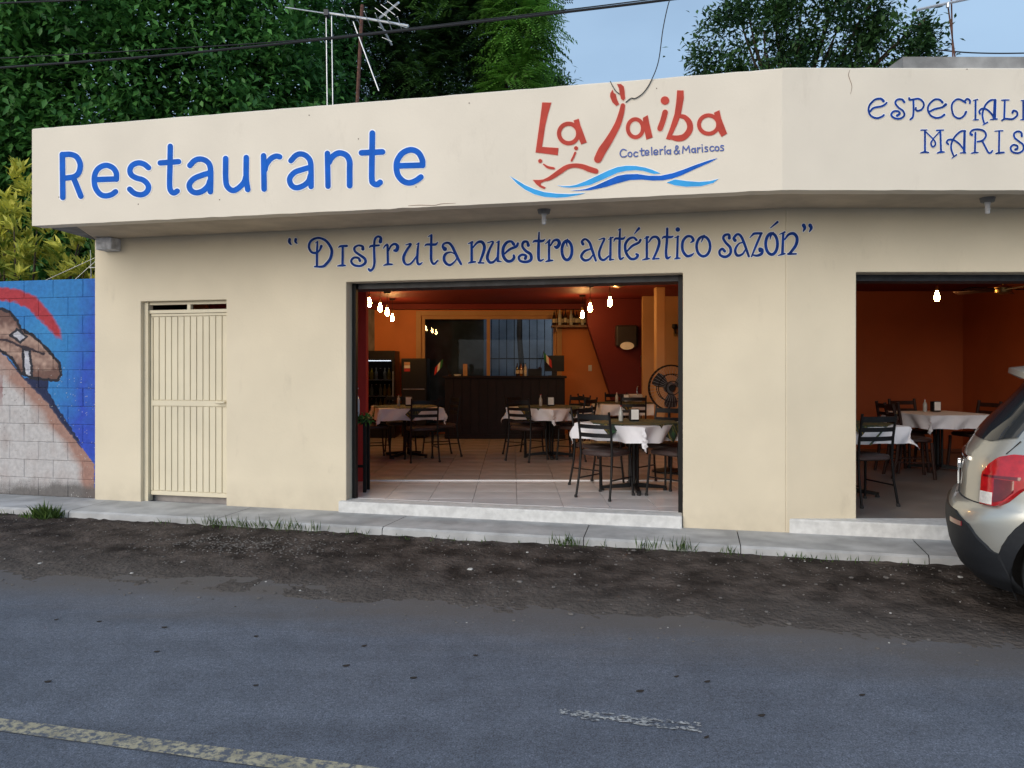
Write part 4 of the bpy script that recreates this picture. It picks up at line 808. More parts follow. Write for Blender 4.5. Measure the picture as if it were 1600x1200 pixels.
BV = 0.05; BL_, BH_ = 0.40, 0.2035; MZT = EYE - (437 - CY) / F * (S(UL - 0.6, BV, 0).y)
rows = int(round((MZT - ZS) / BH_)); BH_ = (MZT - ZS) / rows
obj('core', MB().sbox(UL - 4.6, UL - 0.004, BV + 0.012, BV + 0.14, ZS - 0.05, MZT - 0.004), 'mortar', MW)
for r in range(rows):
    z0, z1 = ZS + r * BH_ + 0.0014, ZS + (r + 1) * BH_ - 0.0014; u1 = UL - 0.004; k = 0; first = True
    while u1 > UL - 4.5:
        ln = BL_ / 2 if (first and r % 2) else BL_; first = False; u0 = u1 - ln; a, b = u0 + 0.0014, u1 - 0.0014
        fine = u0 > UL - 1.75; nu, nz_ = (max(2, int(ln / 0.0066)), int(BH_ / 0.0066)) if fine else (2, 2)
        jit = 0.005 * nse(r * 3.7, k * 5.1, 4); vs, cs = [], []
        for j in range(nz_ + 1):
            for i in range(nu + 1):
                u, z = a + (b - a) * i / nu, z0 + (z1 - z0) * j / nz_
                rim = 0.004 if (i in (0, nu) or j in (0, nz_)) else 0.0
                p = S(u, BV + jit + rim + 0.002 * nse(u * 9, z * 9, 3), z); vs.append(p)
                mx, my = (CX + F * p.x / p.y) * 3.3333, (CY - F * (p.z - EYE) / p.y - 430) * 3.3333
                cs.append(mural_col(mx, my) + (1.0,))
        nf = len(vs); fs = [(j * (nu + 1) + i, j * (nu + 1) + i + 1, (j + 1) * (nu + 1) + i + 1, (j + 1) * (nu + 1) + i) for j in range(nz_) for i in range(nu)]
        ring_ = [i for i in range(nu + 1)] + [j * (nu + 1) + nu for j in range(1, nz_ + 1)] + [nz_ * (nu + 1) + i for i in range(nu - 1, -1, -1)] + [j * (nu + 1) for j in range(nz_ - 1, 0, -1)]
        bi = []
        for q in ring_: bi.append(len(vs)); vs.append(Vector(vs[q]) + Vector((SA, CA, 0)) * 0.03); cs.append((0.2, 0.2, 0.2, 1))
        for q in range(len(ring_)):
            q2 = (q + 1) % len(ring_); fs.append((ring_[q2], ring_[q], bi[q], bi[q2]))
        mbk = MB(); mbk.add(vs, fs); o = obj('block', mbk, 'mural', MW)
        ca = o.data.color_attributes.new('paint', 'FLOAT_COLOR', 'POINT'); ca.data.foreach_set('color', np.array(cs, np.float32).ravel())
        u1 = u0; k += 1

# ------------------------------------------------------------------ furniture
def make_chair(kind='metal'):
    t = thing('chair', '-', 'chair'); fm = 'black_metal' if kind == 'metal' else 'wood_dark'; r = 0.0125 if kind == 'metal' else 0.02
    for s in (-1, 1):
        obj('leg', MB().tube([(s * 0.205, -0.255, 0), (s * 0.195, -0.205, 0.25), (s * 0.19, -0.185, 0.46), (s * 0.19, -0.20, 0.66), (s * 0.19, -0.245, 0.90)], r, 8), fm, t, smooth=True, local=True)
        obj('leg', MB().tube([(s * 0.205, 0.215, 0), (s * 0.19, 0.19, 0.30), (s * 0.185, 0.185, 0.44)], r, 8), fm, t, smooth=True, local=True)
        for y in (-0.255, 0.215): obj('foot', MB().lathe([(0.016, 0), (0.019, 0.012), (0.014, 0.03)], (s * 0.205, y, 0), 8), 'rubber', t, local=True)
    for z, h, y in ((0.845, 0.055, -0.236), (0.745, 0.042, -0.218), (0.655, 0.042, -0.202)):
        mb = MB(); n = 8
        for k in range(n):
            x0, x1 = -0.185 + 0.37 * k / n, -0.185 + 0.37 * (k + 1) / n; b0, b1 = 0.03 * (1 - (x0 / 0.185) ** 2), 0.03 * (1 - (x1 / 0.185) ** 2)
            mb.hexa([(x0, y - b0 - 0.007, z - h / 2), (x1, y - b1 - 0.007, z - h / 2), (x1, y - b1 + 0.007, z - h / 2), (x0, y - b0 + 0.007, z - h / 2),
                     (x0, y - b0 - 0.007, z + h / 2), (x1, y - b1 - 0.007, z + h / 2), (x1, y - b1 + 0.007, z + h / 2), (x0, y - b0 + 0.007, z + h / 2)])
        obj('slat', mb, fm, t, local=True)
    mb = MB(); n = 24; ringv = []
    for lay, (sc_, z) in enumerate(((0.93, 0.440), (1.0, 0.452), (1.0, 0.475), (0.94, 0.490), (0.6, 0.495))):
        for k in range(n):
            q = 2 * math.pi * k / n; c_, s_ = math.cos(q), math.sin(q)
            x = 0.215 * sc_ * math.copysign(abs(c_) ** 0.5, c_); y = 0.21 * sc_ * math.copysign(abs(s_) ** 0.5, s_); ringv.append((x, y, z))
    mb.add(ringv, [(l * n + k, l * n + (k + 1) % n, (l + 1) * n + (k + 1) % n, (l + 1) * n + k) for l in range(4) for k in range(n)] + [tuple(range(n - 1, -1, -1)), tuple(4 * n + k for k in range(n))])
    obj('seat', mb, 'seat_brown' if kind == 'metal' else 'wood_dark', t, smooth=True, local=True)
    for s in (-1, 1): obj('stretcher', MB().tube([(s * 0.195, -0.215, 0.20), (s * 0.195, 0.20, 0.20)], 0.008, 6), fm, t, local=True)
    return t
def make_table():
    t = thing('dining_table', '-', 'table')
    obj('tabletop', MB().box(-0.45, 0.45, -0.45, 0.45, 0.715, 0.745), 'wood_dark', t, local=True, bevel=0.006)
    mb = MB()
    for a, b in ((0.03, 0.03), (-0.03, 0.03), (-0.03, -0.03), (0.03, -0.03)): mb.tube([(a, b, 0.04), (a, b, 0.714)], 0.017, 8)
    obj('column', mb, 'black_metal', t, local=True)
    for k in range(4):
        q = math.radians(45 + 90 * k); d = (math.cos(q), math.sin(q)); e = (-d[1] * 0.022, d[0] * 0.022)
        mb = MB(); pts = [(d[0] * 0.045, d[1] * 0.045), (d[0] * 0.36, d[1] * 0.36)]
        mb.hexa([(pts[0][0] - e[0], pts[0][1] - e[1], 0.035), (pts[1][0] - e[0], pts[1][1] - e[1], 0.022), (pts[1][0] + e[0], pts[1][1] + e[1], 0.022), (pts[0][0] + e[0], pts[0][1] + e[1], 0.035),
                 (pts[0][0] - e[0], pts[0][1] - e[1], 0.085), (pts[1][0] - e[0], pts[1][1] - e[1], 0.05), (pts[1][0] + e[0], pts[1][1] + e[1], 0.05), (pts[0][0] + e[0], pts[0][1] + e[1], 0.085)])
        obj('base_arm', mb, 'black_metal', t, local=True); obj('foot', MB().lathe([(0.022, 0), (0.024, 0.012), (0.018, 0.022)], (d[0] * 0.345, d[1] * 0.345, 0), 10), 'rubber', t, local=True)
    return t
def drape(half, hang, rot, lift, seed, n=44):
    """a square cloth laid over the table: flat on top, falling at the edges, longer and folded at its corners"""
    mb = MB(); H = half; vs = []; c_, s_ = math.cos(rot), math.sin(rot); T = 0.452
    ext = H
    for j in range(n + 1):
        for i in range(n + 1):
            a, b = -ext + 2 * ext * i / n, -ext + 2 * ext * j / n; x, y = a * c_ - b * s_, a * s_ + b * c_
            cx, cy = max(-T, min(T, x)), max(-T, min(T, y)); dx, dy = x - cx, y - cy; d = math.hypot(dx, dy)
            if d < 1e-6: vs.append((x, y, 0.746 + lift)); continue
            corner = min(abs(dx), abs(dy)) / (d + 1e-9)
            out = 0.012 + 0.10 * d + 0.030 * math.sin(17 * (x - y) + seed) * min(1, d * 7) + (0.10 * d if corner > 0.25 else 0)
            fold = 0.035 * corner * math.sin(9 * math.atan2(dy, dx) * 2 + seed)
            ux, uy = dx / d, dy / d; z = 0.746 + lift - max(0.0, d - 0.012) * (0.985 - 0.05 * abs(math.sin(8 * (x + y) + seed)))
            vs.append((cx + ux * min(out, d) - uy * fold, cy + uy * min(out, d) + ux * fold, z))
    mb.add(vs, [(j * (n + 1) + i, j * (n + 1) + i + 1, (j + 1) * (n + 1) + i + 1, (j + 1) * (n + 1) + i) for j in range(n) for i in range(n)])
    return mb
def topper_mat():
    m = M('topper', (0.016, 0.030, 0.022), 0.75, 0.3, 9); N, L = m.node_tree.nodes, m.node_tree.links; b = N['Principled BSDF']
    tc = [n for n in N if n.type == 'TEX_COORD'][0]; rp = [n for n in N if n.type == 'VALTORGB'][0]
    wv = N.new('ShaderNodeTexWave'); wv.inputs['Scale'].default_value = 5.5; wv.inputs['Distortion'].default_value = 9; wv.inputs['Detail'].default_value = 2; wv.inputs['Detail Scale'].default_value = 1.6; L.new(tc.outputs['Object'], wv.inputs['Vector'])
    r2 = N.new('ShaderNodeValToRGB'); r2.color_ramp.elements[0].position = 0.62; r2.color_ramp.elements[1].position = 0.78; L.new(wv.outputs['Fac'], r2.inputs['Fac'])
    n2 = N.new('ShaderNodeTexNoise'); n2.inputs['Scale'].default_value = 7; L.new(tc.outputs['Object'], n2.inputs['Vector'])
    r3 = N.new('ShaderNodeValToRGB'); r3.color_ramp.elements[0].color = (0.02, 0.075, 0.03, 1); r3.color_ramp.elements[1].color = (0.26, 0.17, 0.03, 1); r3.color_ramp.elements[0].position = 0.42; r3.color_ramp.elements[1].position = 0.62; L.new(n2.outputs['Fac'], r3.inputs['Fac'])
    mx = N.new('ShaderNodeMix'); mx.data_type = 'RGBA'; L.new(r2.outputs['Color'], mx.inputs['Factor']); L.new(rp.outputs['Color'], mx.inputs['A']); L.new(r3.outputs['Color'], mx.inputs['B']); L.new(mx.outputs['Result'], b.inputs['Base Color'])
topper_mat()
chair_p = make_chair(); wchair_p = make_chair('wood'); table_p = make_table(); used = {}
def place(proto, x, y, z, rz, label, group):
    o = proto if proto.name not in used else copy_tree(proto); used[proto.name] = 1
    o.location = (x, y, z); o.rotation_euler = (0, 0, rz); o['label'] = label; o['group'] = group; return o
ZI_ = ZF + 0.012
def napkin(x, y, z, rz, label):
    t = thing('napkin_holder', label, 'napkin holder', (x, y, z), rz, 'napkin holders')
    obj('case', MB().box(-0.052, 0.052, -0.04, 0.04, 0, 0.135), 'plastic_black', t, local=True, bevel=0.008)
    obj('napkins', MB().box(-0.042, 0.042, -0.0435, -0.0405, 0.018, 0.128), 'paper', t, local=True)
def bottle(x, y, z, h, r, m, label, group, cap='plastic_black', lab=True):
    t = thing('bottle', label, 'bottle', (x, y, z), 0, group)
    obj('body', MB().lathe([(r * 0.9, 0), (r, 0.01), (r, h * 0.58), (r * 0.75, h * 0.68), (r * 0.36, h * 0.78), (r * 0.34, h * 0.94)], (0, 0, 0), 12), m, t, smooth=True, local=True)
    obj('cap', MB().lathe([(r * 0.4, h * 0.942), (r * 0.4, h)], (0, 0, 0), 10), cap, t, local=True)
    if lab: obj('paper_label', MB().lathe([(r * 1.015, h * 0.18), (r * 1.015, h * 0.46)], (0, 0, 0), 12), 'label_cream', t, local=True)
    return t
def where(dx, dy, side_room):
    q = math.degrees(math.atan2(dy, dx)) % 360; e, w = ('car', 'pillar') if side_room else ('basin', 'cooler')
    return [e, 'inner ' + e, 'inner', 'inner ' + w, w, w + ' and street', 'street', e + ' and street'][int(((q + 22.5) % 360) // 45)]
def dining_set(x, y, z, rz, name, chairs, seed, dist=0.50, topper=True, chair=chair_p, extras=True):
    """chairs: offsets in table-local quarter turns with (side, shift, twist, pull)"""
    place(table_p, x, y, z, rz, 'square pedestal dining table with black cross base, ' + name, 'dining tables')
    cl = obj('tablecloth', drape(0.645, 0.16, 0.0, 0.003, seed), 'cloth_white', smooth=True); cl.location = (x, y, z); cl.rotation_euler = (0, 0, rz)
    tag(cl, 'white tablecloth with hanging corners on the table ' + name, 'tablecloth', 'white tablecloths')
    if topper:
        tp = obj('table_topper', drape(0.475, 0.16, math.radians(45), 0.011, seed + 2, 40), 'topper', smooth=True); tp.location = (x, y, z); tp.rotation_euler = (0, 0, rz)
        tag(tp, 'dark green leaf-patterned topper on the table ' + name, 'table topper', 'table toppers')
    for (side, sh, tw, pull) in chairs:
        a = rz + math.radians(90 * side); d = dist + pull; cx, cy = x + math.cos(a) * d - math.sin(a) * sh, y + math.sin(a) * d + math.cos(a) * sh
        place(chair, cx, cy, z, a + math.pi / 2 + math.radians(tw), ('black metal chair on the ' if chair is chair_p else 'wooden chair on the ') + where(cx - x, cy - y, x > 3) + ' side of the table ' + name, 'chairs at the table ' + name)
    if extras:
        zt = z + 0.746 + 0.012; napkin(x + 0.02, y + 0.10, zt, 0.1, 'black napkin holder on the table ' + name)
        bottle(x - 0.13, y + 0.08, zt, 0.17, 0.025, 'bottle_clear', 'small sauce bottle on the table ' + name, 'sauce bottles', 'flag_red', False)
R45 = math.radians(45)
dining_set(1.34, 8.46, ZF, R45, 'beside the pedestal fan', [(2, 0.02, 6, 0.02), (3, 0.0, -4, 0.03), (0, 0, 3, 0.0), (1, 0, 0, 0.0)], 1.0)
dining_set(-1.58, 11.5, ZI_, math.radians(18), 'before the drinks cooler', [(3, 0.12, 0, 0.06), (0, -0.1, 8, 0.0), (1, 0, 0, 0), (2, 0, 5, 0)], 2.2)
dining_set(0.56, 11.45, ZI_, math.radians(48), 'before the bar counter', [(2, 0, 5, 0.0), (3, 0.05, 10, -0.04), (0, 0, 0, 0.02), (1, 0, 0, 0)], 3.1)
dining_set(1.86, 12.6, ZI_, math.radians(4), 'near the wash basin', [(2, 0, 4, 0.0), (3, 0, -8, 0.0), (1, 0, 0, 0)], 4.4)
dining_set(3.5, 8.15, 0.243, math.radians(10), 'inside the side opening', [(3, -0.12, 4, 0.02), (1, 0, 0, 0.02)], 5.3, extras=False)
dining_set(5.55, 10.0, 0.243, math.radians(8), 'against the dark orange wall', [(2, 0.0, 6, 0.0), (2, 0.5, -20, 0.25), (1, 0, 0, 0.0), (0, 0, 0, 0)], 6.1, chair=wchair_p, topper=False)

# bar counter with things on it
cy0 = 14.3; cx0, cx1 = (695 - 800) / F * cy0, (883 - 800) / F * cy0
bar = thing('bar_counter', 'long dark wooden bar counter below the rear window', 'counter', ((cx0 + cx1) / 2, cy0, ZI_))
obj('top', MB().box(cx0 - 0.04, cx1 + 0.03, cy0 - 0.05, cy0 + 0.55, 1.375, 1.415), 'bar_wood', bar, bevel=0.008)
nb_ = 14
for k in range(nb_):
    a, b = cx0 + (cx1 - cx0) * k / nb_, cx0 + (cx1 - cx0) * (k + 1) / nb_; obj('plank', MB().box(a + 0.004, b - 0.004, cy0, cy0 + 0.02, ZI_ + 0.08, 1.374), 'bar_wood', bar)
obj('body', MB().box(cx0 + 0.003, cx1 - 0.003, cy0 + 0.021, cy0 + 0.5, ZI_ + 0.002, 1.374), 'bar_wood', bar)
obj('plinth', MB().box(cx0 - 0.005, cx1 + 0.005, cy0 - 0.012, cy0 + 0.0195, ZI_ + 0.001, ZI_ + 0.079), 'bar_wood', bar)
mon = thing('computer_monitor', 'black computer monitor seen from behind on the bar counter', 'monitor', (0.80, 14.5, 1.415))
obj('screen', MB().box(0.62, 0.985, 14.48, 14.53, 1.50, 1.80), 'plastic_black', mon, bevel=0.008); obj('stand', MB().box(0.75, 0.85, 14.50, 14.52, 1.424, 1.499), 'plastic_black', mon); obj('base', MB().box(0.68, 0.92, 14.42, 14.60, 1.416, 1.423), 'plastic_black', mon)
obj('till_box', MB().box(0.30, 0.56, 14.40, 14.62, 1.416, 1.55), 'plastic_black'); tag(rebase(bpy.data.objects['till_box']), 'black receipt printer box on the bar beside the monitor', 'printer')
def flag(x, y, z, tilt, label):
    t = thing('table_flag', label, 'flag', (x, y, z), 0, 'small flags on the bar')
    obj('stick', MB().tube([(0, 0, 0), (tilt * 0.3, 0, 0.34)], 0.005, 6), 'wood_dark', t, local=True); obj('stand', MB().lathe([(0.04, 0), (0.03, 0.02), (0.01, 0.03)], (0, 0, 0), 10), 'wood_dark', t, local=True)
    for k, m in enumerate(('flag_green', 'flag_white', 'flag_red')):
        mb = MB(); o0 = Vector((tilt * 0.27, 0.0, 0.32)); d = Vector((tilt * 0.25, 0.0, -0.97)).normalized(); e = Vector((0.55 * (1 if tilt > 0 else -1), 0.1, -0.6)).normalized()
        a = o0 + e * 0.075 * k; b = o0 + e * 0.075 * (k + 1)
        mb.plate([a, a + d * 0.15, b + d * 0.15 + Vector((0, 0.008, 0)), b + Vector((0, 0.008, 0))], (0, 0.003, 0)); obj('stripe', mb, m, t, local=True)
flag(-1.16, 14.42, 1.416, -0.5, 'small green white and red flag at the left end of the bar'); flag(0.52, 14.36, 1.552, 0.25, 'small green white and red flag leaning on the printer box')
o = obj('cardboard_stand', MB().box(-0.92, -0.84, 14.42, 14.48, 1.416, 1.64), 'kraft'); tag(rebase(o), 'upright kraft card holder on the bar counter', 'card holder')
o = obj('ashtray', MB().lathe([(0.06, 0), (0.075, 0.03), (0.06, 0.032), (0.05, 0.012)], (-1.02, 14.38, 1.416), 14), 'porcelain', smooth=True); tag(rebase(o), 'small white dish on the bar counter', 'dish')
for k, (x, m) in enumerate(((0.10, 'bottle_dark'), (0.17, 'bottle_amber'), (0.25, 'bottle_clear'))): bottle(x, 14.42, 1.416, 0.24, 0.03, m, ['dark', 'amber', 'clear'][k] + ' glass bottle standing on the bar counter', 'bottles on the bar')

# shelf of bottles on the orange wall
shelf = thing('wall_shelf', 'wooden shelf crowded with liquor bottles on the orange wall', 'shelf', (1.14, 15.2, 2.385))
obj('board', MB().box(0.785, 1.50, 15.05, YB - 0.027, 2.365, 2.405), 'tan_tile_wood', shelf); obj('bracket', MB().box(0.86, 0.89, 15.1, YB - 0.028, 2.28, 2.364), 'tan_tile_wood', shelf)
for k in range(12):
    x = 0.83 + k * 0.056; h = 0.27 + 0.07 * ((k * 7) % 5) / 5; m = ('bottle_dark', 'bottle_amber', 'bottle_clear', 'bottle_dark')[k % 4]
    bottle(x, 15.15 + 0.11 * (k % 2), 2.406, h, 0.034, m, ('dark', 'amber', 'clear', 'dark')[k % 4] + ' liquor bottle on the wall shelf', 'liquor bottles on the shelf', ('brass', 'plastic_black', 'flag_red')[k % 3])

# drinks cooler and the black refrigerator
def cooler():
    x0, x1, y0, y1, z0, z1 = -2.95, -2.21, 14.45, 15.1, ZI_, 1.89
    t = thing('drinks_cooler', 'black glass-door drinks cooler with lit bottles on its shelves', 'cooler', ((x0 + x1) / 2, y0, z0))
    obj('back_panel', MB().box(x0, x1, y1 - 0.04, y1, z0, z1), 'plastic_black', t)
    for x in (x0, x1 - 0.05): obj('side_panel', MB().box(x, x + 0.05, y0 + 0.03, y1 - 0.041, z0, z1 - 0.181), 'plastic_black', t)
    obj('base', MB().box(x0 + 0.051, x1 - 0.051, y0 + 0.03, y1 - 0.041, z0, z0 + 0.3), 'plastic_black', t); obj('header', MB().box(x0, x1, y0 + 0.02, y1 - 0.041, z1 - 0.18, z1), 'plastic_black', t)
    d = obj('door', MB().box(x0 + 0.05, x1 - 0.05, y0 + 0.01, y0 + 0.016, z0 + 0.30, z1 - 0.185), 'cooler_glass', t)
    for x in (x0 + 0.004, x1 - 0.046): obj('stile', MB().box(x, x + 0.042, y0, y0 + 0.028, z0 + 0.28, z1 - 0.184), 'plastic_black', d)
    obj('handle', MB().tube([(x1 - 0.025, y0 - 0.03, 0.95), (x1 - 0.025, y0 - 0.03, 1.5)], 0.010, 8), 'steel', d)
    for z in (0.75, 1.02, 1.33):
        obj('shelf', MB().box(x0 + 0.052, x1 - 0.052, y0 + 0.05, y1 - 0.05, z, z + 0.012), 'aluminium', t)
    obj('strip_light', MB().box(x0 + 0.08, x1 - 0.08, y0 + 0.06, y0 + 0.08, z1 - 0.198, z1 - 0.183), 'cool_strip', t)
    for i, z in enumerate((1.345, 1.035, 0.765)):
        for k in range(7):
            m = ('bottle_clear', 'juice', 'juice', 'bottle_clear', 'bottle_dark')[(k + i) % 5]
            bottle(x0 + 0.12 + k * 0.083, y0 + 0.14, z, 0.22, 0.032, m, {'juice': 'yellow juice', 'bottle_clear': 'clear water', 'bottle_dark': 'dark soda'}[m] + ' bottle inside the drinks cooler', 'bottles in the drinks cooler', 'paper', False)
M('cool_strip', (0.9, 0.95, 1.0), 0.5, 0.0, 3, emit=3.0)
cooler()
fr = thing('refrigerator', 'small black refrigerator with a coloured sticker beside the cooler', 'refrigerator', (-1.84, 14.4, ZI_))
obj('cabinet', MB().box(-2.08, -1.60, 14.43, 14.95, ZI_ + 0.03, 1.745), 'plastic_black', fr, bevel=0.012)
for za, zb in ((ZI_ + 0.05, 1.16), (1.18, 1.73)): dd = obj('door', MB().box(-2.07, -1.61, 14.385, 14.428, za, zb), 'plastic_black', fr, bevel=0.01)
obj('handle', MB().box(-2.04, -1.64, 14.365, 14.384, 1.165, 1.176), 'steel', dd)
for k, m in enumerate(('flag_red', 'flag_white', 'kraft')): obj('sticker', MB().box(-2.02, -1.91, 14.381, 14.384, 1.50 + k * 0.06, 1.555 + k * 0.06), m, dd)
for x in (-2.04, -1.66): obj('foot', MB().box(x, x + 0.03, 14.45, 14.9, ZI_, ZI_ + 0.031), 'rubber', fr)

# basin corner: wash basin, towel and soap dispensers, mirror
wb = thing('wash_basin', 'white pedestal wash basin against the maroon wall', 'basin', (2.24, 13.75, ZI_))
bz = EYE - (617 - CY) / F * 13.75
mb = MB(); n = 20; vs = []
for (sx, sy, z) in ((0.10, 0.09, bz - 0.16), (0.20, 0.17, bz - 0.10), (0.265, 0.215, bz - 0.01), (0.275, 0.225, bz + 0.005), (0.262, 0.212, bz + 0.008), (0.22, 0.17, bz - 0.05), (0.10, 0.08, bz - 0.10)):
    for k in range(n):
        q = 2 * math.pi * k / n; c_, s_ = math.cos(q), math.sin(q); vs.append((2.24 + sx * math.copysign(abs(c_) ** 0.75, c_), 13.75 + sy * math.copysign(abs(s_) ** 0.75, s_), z))
mb.add(vs, [(l * n + k, l * n + (k + 1) % n, (l + 1) * n + (k + 1) % n, (l + 1) * n + k) for l in range(6) for k in range(n)] + [tuple(6 * n + k for k in range(n))]); obj('bowl', mb, 'porcelain', wb, smooth=True)
obj('pedestal', MB().lathe([(0.12, ZI_), (0.085, ZI_ + 0.2), (0.08, 0.75), (0.11, bz - 0.12)], (2.24, 13.80, 0), 16), 'porcelain', wb, smooth=True)
obj('tap', MB().tube([(2.27, 13.93, bz), (2.27, 13.93, bz + 0.13), (2.27, 13.86, bz + 0.17), (2.27, 13.80, bz + 0.15)], 0.012, 8), 'chrome', wb, smooth=True)
td = thing('towel_dispenser', 'large smoked plastic paper towel dispenser on the maroon wall', 'dispenser', (2.09, 13.9, 1.88))
a, b = P(962, 508, 13.86), P(996, 547, 13.86)
mb = MB().box(a.x, b.x, 13.80, 13.99, b.z + 0.06, a.z); obj('casing', mb, 'plastic_smoke', td, bevel=0.035)
mb = MB(); mb.plate([((a.x + b.x) / 2 + 0.125 * math.cos(q), 13.792, b.z + 0.075 + 0.07 * math.sin(q)) for q in np.linspace(0, 2 * math.pi, 25)[:-1]], (0, 0.03, 0)); obj('paper_sheet', mb, 'paper', td)
o = obj('soap_dispenser', MB().box(2.34, 2.44, 13.88, 13.995, 1.58, 1.80), 'plastic_smoke', bevel=0.02); tag(rebase(o), 'small grey soap dispenser above the wash basin', 'dispenser')
o = obj('wall_mirror', MB().box(2.44, 2.54, 13.96, 13.995, 1.95, 2.45), 'plastic_black', bevel=0.006); tag(rebase(o), 'narrow dark framed mirror beside the towel dispenser', 'mirror')
pf = thing('picture_frame', 'tall black picture frame on the side wall behind the fan', 'picture', (2.93, 13.2, 1.35))
obj('frame', MB().box(2.90, 2.97, 13.0, 13.4, 1.35, 2.55), 'plastic_black', pf); obj('picture', MB().box(2.894, 2.899, 13.04, 13.36, 1.39, 2.51), 'wood_dark', pf)
sc_ = thing('wall_sconce', 'small black iron sconce on the ochre wall', 'sconce', (2.86, 13.48, 2.16))
obj('arm', MB().tube([(2.87, 13.50, 2.20), (2.86, 13.42, 2.17), (2.84, 13.40, 2.25)], 0.012, 6), 'black_metal', sc_); obj('cup', MB().lathe([(0.02, 2.24), (0.05, 2.27), (0.045, 2.33)], (2.84, 13.40, 0), 10), 'black_metal', sc_); obj('plate', MB().box(2.84, 2.90, 13.485, 13.499, 2.12, 2.28), 'brass', sc_)

# pedestal fan
fx, fy, fz = 2.02, 9.75, EYE - (606 - CY) / F * 9.75
fan = thing('pedestal_fan', 'black pedestal fan with wire cage and translucent blades by the column', 'fan', (fx, fy + 0.12, ZI_)); RF = 0.285
mb = MB()
for rr, yy in ((RF, 0.0), (RF * 0.99, -0.05), (RF * 0.62, -0.085), (RF * 0.3, -0.098), (RF * 0.99, 0.05), (RF * 0.6, 0.08)):
    mb.tube([(fx + rr * math.cos(2 * math.pi * k / 32), fy + yy, fz + rr * math.sin(2 * math.pi * k / 32)) for k in range(33)], 0.006 if yy else 0.011, 5, cap=False)
obj('cage_ring', mb, 'black_metal', fan)
mb = MB()
for k in range(36):
    q = 2 * math.pi * k / 36; c_, s_ = math.cos(q), math.sin(q)
    mb.tube([(fx + 0.05 * c_, fy - 0.10, fz + 0.05 * s_), (fx + RF * 0.62 * c_, fy - 0.085, fz + RF * 0.62 * s_), (fx + RF * c_, fy - 0.04, fz + RF * s_), (fx + RF * c_, fy + 0.04, fz + RF * s_), (fx + RF * 0.5 * c_, fy + 0.09, fz + RF * 0.5 * s_)], 0.0018, 4, cap=False)
cg = obj('cage_wires', mb, 'steel', fan); cg['kind'] = 'stuff'
for k in range(3):
    mb = MB(); vs = []; q0 = 2 * math.pi * k / 3 + 0.5
    for i in range(7):
        for j in range(5):
            r = 0.05 + 0.20 * i / 6; w = 0.55 * (0.5 + 0.5 * math.sin(math.pi * (0.15 + 0.75 * i / 6))); q = q0 + (j / 4 - 0.5) * 2 * w * 0.9
            vs.append((fx + r * math.cos(q), fy + 0.035 * (j / 4 - 0.5), fz + r * math.sin(q)))
    mb.add(vs, [(i * 5 + j, i * 5 + j + 1, (i + 1) * 5 + j + 1, (i + 1) * 5 + j) for i in range(6) for j in range(4)]); obj('blade', mb, 'plastic_smoke', fan, smooth=True)
obj('motor', MB().lathe([(0.04, -0.06), (0.055, 0.02), (0.075, 0.06), (0.07, 0.16), (0.03, 0.2)], (fx, fy, fz), 16, ax='y'), 'plastic_black', fan, smooth=True)
obj('pole', MB().tube([(fx, fy + 0.12, ZI_ + 0.03), (fx, fy + 0.12, fz)], 0.018, 10), 'black_metal', fan); obj('base', MB().lathe([(0.22, ZI_), (0.22, ZI_ + 0.02), (0.08, ZI_ + 0.045), (0.03, ZI_ + 0.06)], (fx, fy + 0.12, 0), 24), 'black_metal', fan, smooth=True)

# tall stand at the left jamb, with garland and gel bottle
sx_, sy_ = (560 - 800) / F * 8.35, 8.42
hs = thing('tall_stand', 'narrow black tall stand by the left jamb of the opening', 'stand', (sx_, sy_, ZF))
for a in (-0.075, 0.075):
    for b in (-0.10, 0.10): obj('leg', MB().box(sx_ + a - 0.018, sx_ + a + 0.018, sy_ + b - 0.018, sy_ + b + 0.018, ZF, 1.00), 'black_metal', hs, bevel=0.004)
obj('top', MB().box(sx_ - 0.12, sx_ + 0.11, sy_ - 0.14, sy_ + 0.14, 1.001, 1.03), 'black_metal', hs, bevel=0.005); obj('crossbar', MB().box(sx_ - 0.056, sx_ + 0.056, sy_ - 0.106, sy_ - 0.092, 0.50, 0.53), 'black_metal', hs)
def leaf_mesh(centers, dirs, ups, ln, wd, fold=0.25):
    """numpy: one folded diamond leaf (two triangles each side) per row -> verts, faces"""
    n = len(centers); d = dirs / np.linalg.norm(dirs, axis=1, keepdims=True); s = np.cross(d, ups); s /= (np.linalg.norm(s, axis=1, keepdims=True) + 1e-9); u = np.cross(s, d)
    ln = np.asarray(ln).reshape(-1, 1); wd = np.asarray(wd).reshape(-1, 1)
    v = np.empty((n, 4, 3)); v[:, 0] = centers; v[:, 1] = centers + d * ln * 0.45 + s * wd * 0.5 + u * wd * fold * 0.4; v[:, 2] = centers + d * ln - u * ln * 0.10; v[:, 3] = centers + d * ln * 0.45 - s * wd * 0.5 + u * wd * fold * 0.4
    f = (np.arange(n)[:, None, None] * 4 + np.array([[0, 1, 2], [0, 2, 3]])[None]).reshape(-1, 3)
    return v.reshape(-1, 3), f
